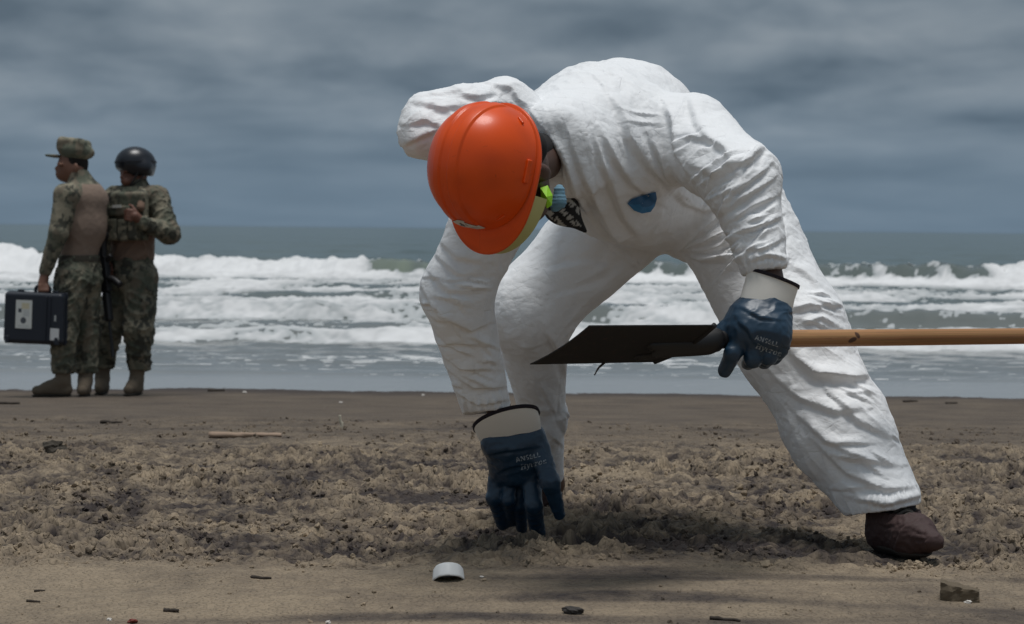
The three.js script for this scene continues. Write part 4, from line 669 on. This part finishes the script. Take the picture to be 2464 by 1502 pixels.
// first: back turned, carrying the case
{
  const D = 13.3, P = (x, y, dd = 0) => U(x, y, D + dd), root = thing('person', 'person in camouflage and peaked cap, back turned, carrying a black case', 'person', P(165, 952));
  const shL = P(158, 470, -0.15), elL = P(141, 560, -0.19), wrL = P(109, 652, -0.17), shR = P(232, 478, 0.12), elR = P(252, 560, 0.20), wrR = P(238, 635, 0.18);
  const hipL = P(172, 668, -0.08), knL = P(153, 800, -0.10), anL = P(152, 890, -0.08), hipR = P(204, 668, 0.06), knR = P(208, 800, 0.09), anR = P(207, 890, 0.10);
  const body = new Field(0.03), hc = P(171, 402, 0.02), F = along(-1, -0.02, -0.25), S = along(-0.25, 0, 1), T = AY.clone();
  body.cap(P(190, 610), P(203, 480), 0.10, 0.12).cap(P(200, 470), P(186, 412), 0.06, 0.056).ell(hc, F, T, S, 0.094, 0.112, 0.075).ell(P(152, 420, 0.03), F, T, S, 0.05, 0.045, 0.05).cap(P(137, 402, 0), P(135, 406, 0), 0.009, 0.012, 0.012).cap(P(142, 420, 0), P(141, 422, 0), 0.012, 0.011, 0.008);
  body.ell(P(182, 404, -0.075), F, T, S, 0.02, 0.033, 0.010, 0.006).cap(P(146, 396, -0.05), P(140, 395, -0.03), 0.012, 0.01, 0.008);
  body.cap(P(203, 480), shL, 0.09, 0.05).cap(P(203, 480), shR, 0.09, 0.05).cap(shL, elL, 0.045, 0.04).cap(elL, wrL, 0.038, 0.027).cap(shR, elR, 0.045, 0.04).cap(elR, wrR, 0.038, 0.027).cap(P(190, 610), hipL, 0.1, 0.08).cap(P(190, 610), hipR, 0.1, 0.08).cap(hipL, knL, 0.07, 0.05).cap(knL, anL, 0.05, 0.035).cap(hipR, knR, 0.07, 0.05).cap(knR, anR, 0.05, 0.035);
  handAt(body, wrL, P(103, 682, -0.18), [0, 1, 2, 3].map(i => [P(95 + i * 6.5, 687, -0.21 + i * 0.004), P(94 + i * 6.5, 700, -0.215), P(96 + i * 6.5, 704, -0.175)]).concat([[P(112, 675, -0.16), P(113, 690, -0.15), P(110, 700, -0.17)]]));
  handAt(body, wrR, P(236, 655, 0.18), [0, 1, 2, 3].map(i => [P(230 + i * 5, 665, 0.18), P(230 + i * 5, 680, 0.17), P(231 + i * 5, 690, 0.16)]).concat([[P(228, 655, 0.16), P(226, 668, 0.14)]]));
  part('body', surface(body, 0.0075), matFace, root);
  const hair = new Field(0.02); hair.ell(P(181, 392, 0.02), F, T, S, 0.088, 0.082, 0.077).cap(P(196, 398, 0), P(199, 408, 0), 0.035, 0.03); hair.minus((x, y, z) => { const d = (x - hc.x) * F.x + (y - hc.y) * F.y + (z - hc.z) * F.z; return 0.03 - d; }); part('hair', surface(hair, 0.006), std(0.016, 0.012, 0.010, 0.95), root);
  const tr = new Field(0.05); tr.cap(P(190, 625), P(190, 665), 0.128, 0.140).cap(hipL, knL, 0.108, 0.086).cap(knL, anL, 0.090, 0.066, 0.03).cap(hipR, knR, 0.108, 0.082).cap(knR, anR, 0.084, 0.070, 0.03); for (const a of [anL, anR]) tr.minus(cutEnd(a.clone().add(V(0, -0.02, 0)), V(0, -1, 0), 0.12)); tr.minus(cutEnd(P(190, 616), UP, 0.22)); tr.cap(anL.clone().add(V(0, 0.03, 0)), anL, 0.070, 0.066, 0.02).cap(anR.clone().add(V(0, 0.03, 0)), anR, 0.070, 0.066, 0.02);
  part('trousers', surface(tr, 0.008, { shape: clothFold(0.013, 13, along(0.9, 0.35, 0.1)), colour: p => camo(p) }), matCloth, root);
  const sh = new Field(0.04); sh.cap(P(190, 612), P(202, 545), 0.122, 0.140, 0.05, 't').cap(P(202, 545), P(203, 485), 0.140, 0.150, 0.05, 't').cap(P(203, 480), shL, 0.12, 0.072, 0.04, 's').cap(P(205, 480), shR, 0.12, 0.075, 0.04, 't').cap(P(196, 440), P(190, 424), 0.072, 0.066, 0.02, 's').cap(P(200, 470), P(194, 445), 0.10, 0.075, 0.05, 's');
  sh.cap(shL, elL, 0.075, 0.064, 0.03, 's').cap(elL, wrL, 0.064, 0.044, 0.02, 's').cap(shR, elR, 0.07, 0.06, 0.03, 's').cap(elR, wrR, 0.06, 0.044, 0.02, 's'); sh.minus(cutEnd(P(190, 640), V(0, -1, 0), 0.16));
  const tan = [0.255, 0.185, 0.143];
  part('shirt', surface(sh, 0.008, { shape: clothFold(0.0034, 9, along(0.25, -0.95, 0.2)), colour: p => { let b = 1e9, t = 's'; for (const o of sh.b) { const d = sh.one(o, p.x, p.y, p.z) - (o.tag === 't' ? 0.004 : 0); if (d < b) { b = d; t = o.tag; } } const [x, y] = project(p); if (t === 't' && y < 470 && x < 198 - (470 - y) * 0.05) t = 's'; if (y < 443) t = 's'; return t === 't' ? tan.map(v => v * (1 + 0.08 * noise(p.x * 30, p.y * 30, p.z * 30))) : camo(p, 1.05); } }), matCloth, root);
  part('belt', hoop([[P(190, 616), along(1, 0, 0), along(0, 0, 1), 0.132, 0.130], [P(190, 630), along(1, 0, 0), along(0, 0, 1), 0.138, 0.136]], 36, 0.008), std(0.05, 0.042, 0.03, 0.8), root);
  const cap = new Field(0.02); cap.ell(P(181, 368, 0.02), F, T, S, 0.104, 0.060, 0.092, 0.02).box(P(178, 352, 0.02), along(1, -0.10, 0.2), along(0.12, 1, 0), along(-0.2, 0, 1), 0.098, 0.052, 0.085, 0.030, 0.03).cap(P(196, 368, 0.0), P(214, 368, 0.03), 0.05, 0.035, 0.03); cap.minus((x, y, z) => y - P(180, 387).y - (x - P(180, 387).x) * 0.05);
  const cm = part('cap', surface(cap, 0.006, { shape: p => 0.003 * noise(p.x * 30, p.y * 30, p.z * 30), colour: p => camo(p, 1.25) }), matCloth, root, 'camouflage peaked cap');
  const pk = new Field(0.01); pk.box(P(134, 376, 0.05), along(-1, 0.05, -0.25), along(0.05, 1, 0), along(-0.25, 0, 1), 0.048, 0.008, 0.068, 0.007); part('peak', surface(pk, 0.005, { shape: (p, n) => 0, colour: p => camo(p, 1.3) }), matCloth, root, null, cm);
  part('epaulette', tube([P(168, 448, -0.13), P(160, 456, -0.18), P(152, 462, -0.2)], 0.02, 0.02, 8, 8), std(0.10, 0.095, 0.07, 0.95), root, null, root.children.find(o => o.name === 'shirt'));
  bootPair(root, [[P(151, 868, -0.08), P(152, 918, -0.08), P(158, 938, -0.07), P(88, 940, -0.13)], [P(207, 868, 0.10), P(205, 918, 0.08), P(204, 938, 0.08), P(196, 940, -0.06)]]);
  // the case in the left hand
  const cc = P(90, 764, -0.17), cs = thing('equipment_case', 'black hard plastic carrying case with white labels, held by the person in the cap', 'case', cc.clone()), X = along(0.985, -0.04, 0.17), Y = along(0.035, 1, 0), Z = X.clone().cross(Y).normalize(), M = new THREE.Matrix4().makeBasis(X, Y, Z).setPosition(cc);
  const m = phys(0.012, 0.016, 0.026, 0.5), box = (w, h, d, x, y, z, r = 0.008) => new RoundedBoxGeometry(w, h, d, 3, r).translate(x, y, z).applyMatrix4(M);
  const shell = part('case_shell', mergeGeometries([box(0.405, 0.335, 0.085, 0, -0.004, 0.045, 0.026), box(0.405, 0.335, 0.075, 0, -0.004, -0.042, 0.026), box(0.412, 0.345, 0.012, 0, -0.004, 0.0, 0.005)]), m, cs);
  const ribs = []; for (const x of [0.095, 0.122]) ribs.push(box(0.012, 0.29, 0.012, x, -0.004, 0.09, 0.004)); for (const x of [-0.17, 0.172]) ribs.push(box(0.03, 0.05, 0.024, x, -0.15, 0.08, 0.006)); part('ribs', mergeGeometries(ribs), m, cs, null, shell);
  for (const x of [-0.12, 0.12]) part('latch', box(0.045, 0.05, 0.018, x, 0.155, 0.0, 0.005).clone(), m, cs);
  part('handle', tube([[-0.05, 0.165], [-0.045, 0.20], [0, 0.208], [0.045, 0.20], [0.05, 0.165]].map(([x, y]) => V(x + 0.03, y, 0).applyMatrix4(M)), 0.011, 0.011, 10, 20), m, cs);
  const lab = paint(128, 192, (c, w, h) => { c.fillStyle = '#cfd0cb'; c.fillRect(0, 0, w, h); c.fillStyle = '#c9c0a4'; c.fillRect(46, 20, 60, 40); c.fillStyle = '#4d5257'; c.fillRect(20, 58, 26, 26); c.beginPath(); c.arc(62, 138, 22, 0, 7); c.fill(); c.fillStyle = '#9aa0a2'; for (let i = 0; i < 5; i++) c.fillRect(58, 68 + i * 9, 50, 3); for (let i = 0; i < 3; i++) c.fillRect(16, 170 + i * 7, 96, 2); });
  part('label', new THREE.BoxGeometry(0.112, 0.186, 0.002).translate(-0.058, 0.018, 0.0890).applyMatrix4(M), new THREE.MeshStandardMaterial({ map: lab, roughness: 0.6 }), cs, 'tall white label', shell);
  part('label', new THREE.BoxGeometry(0.062, 0.078, 0.002).translate(0.158, -0.105, 0.0890).applyMatrix4(M), std(0.62, 0.62, 0.62, 0.6), cs, 'small white label', shell);
  part('label', new THREE.BoxGeometry(0.014, 0.04, 0.002).translate(0.160, 0.0, 0.0890).applyMatrix4(M), std(0.35, 0.36, 0.36, 0.6), cs, null, shell);
}

// second: black helmet, vest, rifle
{
  const D = 13.6, P = (x, y, dd = 0) => U(x, y, D + dd), root = thing('person', 'person in camouflage, black helmet and vest, one hand on the chest', 'person', P(300, 948));
  const shL = P(376, 476, -0.06), elL = P(408, 562, -0.14), wrL = P(343, 536, -0.30), shR = P(278, 476, 0.06), elR = P(262, 560, 0.12), wrR = P(262, 625, -0.02);
  const hipL = P(340, 672, -0.05), knL = P(333, 795, -0.08), anL = P(335, 885, -0.03), hipR = P(292, 672, 0.04), knR = P(266, 790, 0.02), anR = P(249, 880, 0.06);
  const F = along(-0.88, -0.02, 0.47), S = along(0.47, 0, 0.88), T = AY.clone(), hc = P(322, 415, 0);
  const body = new Field(0.03);
  body.cap(P(320, 610), P(322, 490), 0.10, 0.12).cap(P(323, 470), P(326, 430), 0.06, 0.056).ell(hc, F, T, S, 0.094, 0.108, 0.075).ell(P(305, 436, -0.06), F, T, S, 0.042, 0.034, 0.046).cap(P(299, 420, -0.07), P(292, 426, -0.09), 0.010, 0.013, 0.012).cap(P(298, 439, -0.08), P(303, 440, -0.095), 0.010, 0.010, 0.006).cap(P(305, 411, -0.10), P(298, 413, -0.08), 0.011, 0.01, 0.008).ell(P(343, 420, -0.07), F, T, S, 0.016, 0.03, 0.01, 0.006);
  body.cap(P(322, 490), shL, 0.09, 0.05).cap(P(322, 490), shR, 0.09, 0.05).cap(shL, elL, 0.045, 0.04).cap(elL, wrL, 0.038, 0.027).cap(shR, elR, 0.045, 0.04).cap(elR, wrR, 0.038, 0.027).cap(P(320, 610), hipL, 0.1, 0.08).cap(P(320, 610), hipR, 0.1, 0.08).cap(hipL, knL, 0.07, 0.05).cap(knL, anL, 0.05, 0.035).cap(hipR, knR, 0.07, 0.05).cap(knR, anR, 0.05, 0.035);
  handAt(body, wrL, P(325, 520, -0.33), [0, 1, 2, 3].map(i => [P(318 - i * 1, 508 + i * 7.5, -0.345), P(307 - i * 0.5, 505 + i * 7.5, -0.34), P(300, 508 + i * 7, -0.31)]).concat([[P(326, 508, -0.34), P(318, 497, -0.335), P(311, 493, -0.32)]]));
  handAt(body, wrR, P(260, 640, -0.04), [0, 1, 2, 3].map(i => [P(255 + i * 5, 650, -0.07), P(253 + i * 5, 660, -0.09), P(256 + i * 5, 668, -0.07)]).concat([[P(268, 640, -0.08), P(270, 652, -0.10)]]));
  part('body', surface(body, 0.0075), std(0.16, 0.070, 0.046, 0.55), root);
  const tr = new Field(0.05); tr.cap(P(320, 628), P(318, 662), 0.135, 0.145).cap(hipL, knL, 0.112, 0.098).cap(knL, anL, 0.100, 0.068, 0.03).cap(hipR, knR, 0.112, 0.086).cap(knR, anR, 0.088, 0.062, 0.03); for (const a of [anL, anR]) tr.minus(cutEnd(a.clone().add(V(0, -0.015, 0)), V(0, -1, 0), 0.12)); tr.minus(cutEnd(P(320, 616), UP, 0.22)); tr.cap(anL.clone().add(V(0, 0.03, 0)), anL, 0.074, 0.068, 0.02).cap(anR.clone().add(V(0, 0.03, 0)), anR, 0.070, 0.066, 0.02);
  part('trousers', surface(tr, 0.008, { shape: clothFold(0.014, 12, along(0.9, -0.4, 0.1)), colour: p => camo(p, 0.92) }), matCloth, root);
  const sh = new Field(0.04); sh.cap(P(320, 612), P(320, 560), 0.140, 0.140, 0.05, 't').cap(P(320, 560), P(322, 495), 0.140, 0.150, 0.05, 's').cap(P(322, 490), shL, 0.12, 0.078, 0.04, 's').cap(P(322, 490), shR, 0.12, 0.074, 0.04, 's').cap(P(326, 462), P(328, 448), 0.085, 0.078, 0.03, 's');
  sh.cap(shL, elL, 0.082, 0.072, 0.03, 's').cap(elL, wrL, 0.070, 0.046, 0.02, 's').cap(shR, elR, 0.075, 0.06, 0.03, 's').cap(elR, wrR, 0.06, 0.044, 0.02, 's'); sh.minus(cutEnd(P(320, 632), V(0, -1, 0), 0.17));
  part('shirt', surface(sh, 0.008, { shape: clothFold(0.009, 16, along(0.7, 0.6, 0.3)), colour: p => { let b = 1e9, t = 's'; for (const o of sh.b) { const d = sh.one(o, p.x, p.y, p.z); if (d < b) { b = d; t = o.tag; } } return t === 't' ? [0.185, 0.122, 0.090] : camo(p, 1.0); } }), matCloth, root);
  // plate carrier
  const BX = along(0.90, 0, 0.43), BZ = along(-0.43, 0, 0.90), vest = new Field(0.02), vc = P(308, 528, -0.15);
  const vp = (x, y, z) => vc.clone().addScaledVector(BX, x).addScaledVector(T, y).addScaledVector(BZ, z);
  vest.box(vp(0.01, 0.02, 0), BX, T, BZ, 0.145, 0.165, 0.035, 0.025).cap(vp(0.10, 0.17, -0.01), P(352, 462, -0.02), 0.030, 0.03, 0.02).cap(vp(-0.09, 0.17, -0.01), P(300, 462, 0.0), 0.028, 0.03, 0.02);
  const vm = part('vest', surface(vest, 0.007, { shape: p => 0.002 * noise(p.x * 40, p.y * 40, p.z * 40), colour: p => camo(p, 0.95) }), matCloth, root, 'camouflage load vest with pouches');
  for (const [x, y, w, h] of [[-0.085, -0.07, 0.04, 0.075], [0.0, -0.075, 0.04, 0.075], [0.085, -0.07, 0.04, 0.075], [-0.03, 0.055, 0.085, 0.035]]) { const f = new Field(0.01); f.box(vp(x, y, 0.05), BX, T, BZ, w, h, 0.024, 0.014); const pm = part('pouch', surface(f, 0.007, { colour: p => camo(p, 0.85) }), matCloth, root, null, vm); }
  part('name_tape', new THREE.BoxGeometry(0.075, 0.020, 0.004).applyMatrix4(new THREE.Matrix4().makeBasis(BX, T, BZ).setPosition(vp(-0.035, 0.085, 0.078))), std(0.55, 0.54, 0.50, 0.7), root, 'pale name tape', vm);
  { const f = new Field(0.02); f.cap(P(346, 470, -0.17), P(338, 500, -0.24), 0.030, 0.028); part('strap', surface(f, 0.007), matTan, root, null, vm); }
  part('scarf', hoop([[P(326, 452, 0), along(1, 0, 0), along(0, 0.25, 1), 0.092, 0.085], [P(325, 466, 0), along(1, 0, 0), along(0, 0.25, 1), 0.12, 0.105]], 30, 0.02), std(0.075, 0.070, 0.048, 0.95), root);
  const he = new Field(0.02); he.ell(P(326, 395, 0), F, T, S, 0.140, 0.120, 0.122).cap(P(346, 405, -0.06), P(350, 415, -0.04), 0.055, 0.045, 0.03).cap(P(350, 408, 0.04), P(352, 416, 0.03), 0.055, 0.045, 0.03); he.minus((x, y, z) => { const c = P(322, 404); const f = (x - c.x) * F.x + (z - c.z) * F.z; return (y - c.y) + clamp(0.07 + f * -0.55, -0.01, 0.055) + 0.0; });
  const hm = part('helmet', surface(he, 0.006), phys(0.010, 0.012, 0.018, 0.32), root, 'black helmet');
  part('helmet_cover_band', hoop([[P(326, 388, 0), F, S, 0.143, 0.125], [P(326, 393, 0), F, S, 0.145, 0.127]], 40, 0.006), std(0.02, 0.022, 0.03, 0.5), root, null, hm);
  part('chin_strap', mergeGeometries([tube([P(338, 405, -0.10), P(326, 425, -0.105), P(313, 447, -0.095), P(306, 452, -0.07)], 0.006, 0.006, 6, 14), tube([P(350, 418, -0.08), P(332, 436, -0.10), P(313, 447, -0.095)], 0.005, 0.005, 6, 12)]), matBlack, root, null, hm);
  bootPair(root, [[P(333, 862, -0.03), P(328, 915, -0.03), P(330, 934, -0.02), P(308, 938, -0.14)], [P(248, 862, 0.06), P(246, 912, 0.06), P(248, 932, 0.07), P(238, 936, -0.04)]]);
  // rifle hanging in front of the right leg
  const rc = P(252, 660, -0.17), rf = thing('rifle', 'black rifle hanging muzzle down between the two people in camouflage', 'rifle', rc.clone()), A = dir(P(247, 590, -0.17), P(268, 790, -0.20)), X = along(0.8, 0.1, 0.5).addScaledVector(A, -along(0.8, 0.1, 0.5).dot(A)).normalize(), Z = X.clone().cross(A).normalize(), M = new THREE.Matrix4().makeBasis(X, A, Z).setPosition(rc);
  const bx = (w, h, d, x, y, z, r = 0.006) => new RoundedBoxGeometry(w, h, d, 2, r).translate(x, y, z).applyMatrix4(M);
  part('receiver', mergeGeometries([bx(0.065, 0.24, 0.045, 0, 0.0, 0), bx(0.03, 0.2, 0.03, -0.045, 0.02, 0)]), matBlack, rf);
  { const f = new Field(0.02), q = (x, y) => V(x, y, 0).applyMatrix4(M); f.cap(q(0, -0.12), q(0.01, -0.25), 0.026, 0.034).cap(q(0.01, -0.25), q(0.035, -0.26), 0.034, 0.03); part('stock', surface(f, 0.006), matBlack, rf); }
  part('handguard', bx(0.052, 0.2, 0.05, -0.004, 0.22, 0, 0.015), matBlack, rf); part('barrel', new THREE.CylinderGeometry(0.010, 0.010, 0.22, 12).translate(-0.004, 0.42, 0).applyMatrix4(M), matBlack, rf); part('muzzle', new THREE.CylinderGeometry(0.014, 0.014, 0.05, 12).translate(-0.004, 0.535, 0).applyMatrix4(M), matBlack, rf);
  part('magazine', tube([V(0.03, 0.03, 0).applyMatrix4(M), V(0.08, 0.05, 0).applyMatrix4(M), V(0.13, 0.09, 0).applyMatrix4(M)], 0.024, 0.022, 8, 10), matBlack, rf); part('grip', tube([V(0.025, -0.09, 0).applyMatrix4(M), V(0.075, -0.12, 0).applyMatrix4(M)], 0.018, 0.016, 8, 6), matBlack, rf);
  part('sling', tube([V(0.0, -0.2, 0.02).applyMatrix4(M), P(236, 560, -0.12), P(262, 480, -0.10), P(300, 455, -0.08)], 0.009, 0.009, 6, 20), matBlack, rf);
}

// ------------------------------------------------------------------ things lying on the sand
function ground(x, y) { let d = 3.2; for (; d < 15; d += 0.004) { const p = U(x, y, d); if (p.y <= sandHeight(p.x, -p.z)) break; } const p = U(x, y, d); return V(p.x, sandHeight(p.x, -p.z), p.z); }
const M4 = (p, ry = 0, rx = 0, rz = 0, s = V(1, 1, 1)) => new THREE.Matrix4().compose(p, new THREE.Quaternion().setFromEuler(new THREE.Euler(rx, ry, rz)), s);
function lump(n, seed, sx, sy, sz, rough = 0.4) { const g = new THREE.IcosahedronGeometry(1, n), p = g.attributes.position; for (let i = 0; i < p.count; i++) { const x = p.getX(i), y = p.getY(i), z = p.getZ(i), k = 1 + rough * (noise(x * 1.2 + seed, y * 1.2, z * 1.2 + seed) + 0.5 * noise(x * 3 + seed, y * 3, z * 3)); p.setXYZ(i, x * k * sx, y * k * sy, z * k * sz); } g.computeVertexNormals(); return g; }
function single(name, label, cat, x, y, geo, m, lift = 0, group, ry = 0) { const b = ground(x, y); const o = new THREE.Mesh(geo, m); o.name = numbered(name); o.position.copy(b).add(V(0, lift, 0)); o.rotation.y = ry; o.castShadow = o.receiveShadow = true; o.userData = { label, category: cat }; if (group) o.userData.group = group; scene.add(o); return o; }
// white bottle cap on its side
{
  const b = ground(1078, 1396), cap = thing('bottle_cap', 'white plastic cap lying on its side on the smooth sand in front', 'cap', b);
  const pts = [[0.0, 0.012], [0.018, 0.0125], [0.028, 0.010], [0.032, 0.004], [0.034, -0.018], [0.0335, -0.022], [0.031, -0.022], [0.0295, 0.002], [0.026, 0.007], [0, 0.008]].map(p => new THREE.Vector2(...p));
  const g = new THREE.LatheGeometry(pts, 96), p = g.attributes.position; for (let i = 0; i < p.count; i++) { const a = Math.atan2(p.getZ(i), p.getX(i)), r = Math.hypot(p.getX(i), p.getZ(i)); if (r > 0.0325) { const k = 1 + 0.008 * Math.sin(a * 48) + 0.05 * noise(Math.cos(a) * 2, Math.sin(a) * 2, p.getY(i) * 60); p.setX(i, p.getX(i) * k); p.setZ(i, p.getZ(i) * k); } }
  g.computeVertexNormals(); const m = std(0.74, 0.74, 0.73, 0.5); m.side = THREE.DoubleSide;
  const M = M4(b.clone().add(V(0, 0.014, -0.014)), 0.1, -0.60, 0.05); part('cap_shell', g.clone().applyMatrix4(M), m, cap); part('seal_ring', new THREE.TorusGeometry(0.030, 0.0022, 8, 48).rotateX(Math.PI / 2).translate(0, 0.0, 0).applyMatrix4(M), std(0.6, 0.6, 0.58, 0.6), cap);
}
// block of waterlogged wood on the right
{
  const b = ground(2310, 1448), g = new THREE.BoxGeometry(0.076, 0.046, 0.05, 10, 6, 6), p = g.attributes.position;
  for (let i = 0; i < p.count; i++) { let x = p.getX(i), y = p.getY(i), z = p.getZ(i); const t = x / 0.076 + 0.5; y = y * (1 - 0.38 * t) - 0.006 * t + (t < 0.1 ? 0.002 : 0); z *= 1 - 0.3 * t; const n = 0.003 * noise(x * 60, y * 60, z * 60) + 0.0012 * noise(x * 200, y * 260, z * 200); p.setXYZ(i, x + n, y + n, z + n * 1.5); }
  const gg = g.toNonIndexed(); gg.computeVertexNormals(); single('driftwood_block', 'brown wedge-shaped block of wood lying at the right edge of the sand', 'wood', 2310, 1444, gg, std(0.125, 0.095, 0.062, 0.9), 0.013, null, -0.25);
}
const woodM = std(0.040, 0.030, 0.022, 0.9), paleM = std(0.33, 0.235, 0.17, 0.85), boneM = std(0.52, 0.47, 0.37, 0.8), shellM = std(0.62, 0.58, 0.53, 0.7), redM = std(0.16, 0.028, 0.016, 0.6);
const stickGeo = (L, r, seed) => { const k = i => V((i / 4 - 0.5) * L, r * 0.6 + 0.4 * r * noise(i * 1.7, seed), 0.10 * L * noise(seed * 2.3, i * 0.9)); return tube([0, 1, 2, 3, 4].map(k), r, r * 0.62, 9, 18, 0.35, seed); };
single('plank', 'pale pinkish driftwood plank lying on the sand in the middle distance', 'driftwood', 590, 1053, (() => { const g = stickGeo(0.27, 0.017, 4); g.scale(1, 0.75, 1); return g; })(), paleM, 0, null, 0.10);
single('marker_stick', 'short pale stick standing upright in the dark sand', 'stick', 821, 1030, tube([V(0, -0.02, 0), V(0.002, 0.015, 0), V(-0.004, 0.03, 0), V(-0.006, 0.055, 0)], 0.0085, 0.0055, 8, 12, 0.3, 3), boneM);
for (const [x, y, L, r, s, lab] of [[520, 942, 0.12, 0.012, 1, 'dark twig by the waterline right of the two people'], [20, 973, 0.13, 0.010, 2, 'dark twig at the left edge near the boots'], [268, 1019, 0.10, 0.009, 5, 'dark twig on the sand below the helmeted person'], [412, 1474, 0.030, 0.0048, 6, 'short dark twig lowest of the front left sand'], [80, 1450, 0.028, 0.003, 7, 'thin dark twig at the far left of the smooth sand'], [628, 1394, 0.045, 0.004, 8, 'dark twig left of the white cap'], [1745, 1524 - 30, 0.060, 0.004, 9, 'curved dark twig right of the dark seed'], [2190, 968, 0.11, 0.010, 11, 'dark twig at the waterline right of the leg'], [2290, 972, 0.09, 0.008, 12, 'small dark twig at the waterline far right'], [95, 1424, 0.022, 0.0028, 13, 'tiny dark twig above the thin one at far left']]) single('twig', lab, 'twig', x, y, stickGeo(L, r, s * 3.1), woodM, 0, 'dark twigs washed up on the sand', s * 0.9 % 1 - 0.5);
single('seed', 'dark oval seed pod on the smooth sand at the bottom', 'seed', 1377, 1478, lump(3, 4, 0.020, 0.008, 0.011), std(0.030, 0.024, 0.020, 0.7), 0.006, null, -0.5);
for (const [x, y, s, m, lab] of [[588, 946, 0.016, shellM, 'white shell by the waterline, largest of the far ones'], [320, 1500, 0.010, redM, 'red scrap at the bottom edge of the sand'], [263, 1494, 0.006, shellM, 'white shell fragment at the bottom left'], [790, 1500, 0.006, shellM, 'white shell fragment at the bottom edge below the cap'], [1160, 1390, 0.005, shellM, 'white fragment just right of the white cap'], [820, 970, 0.010, shellM, 'white fragment above the upright stick'], [1018, 952, 0.012, shellM, 'white shell by the waterline left of the sleeve'], [2110, 975, 0.010, shellM, 'white shell by the waterline right of the leg'], [2330, 1452, 0.008, shellM, 'white fragment in front of the wood block']]) single('fragment', lab, m === redM ? 'scrap' : 'shell', x, y, lump(2, x, s, s * 0.55, s * 0.8, 0.6), m, s * 0.25, 'small fragments scattered on the sand', x);
single('sand_lump', 'dark rounded lump of wet sand on the dug strip at left', 'sand lump', 132, 1088, lump(3, 2, 0.035, 0.026, 0.03, 0.6), std(0.06, 0.05, 0.038, 0.95), 0.012);

renderer.render(scene, camera);
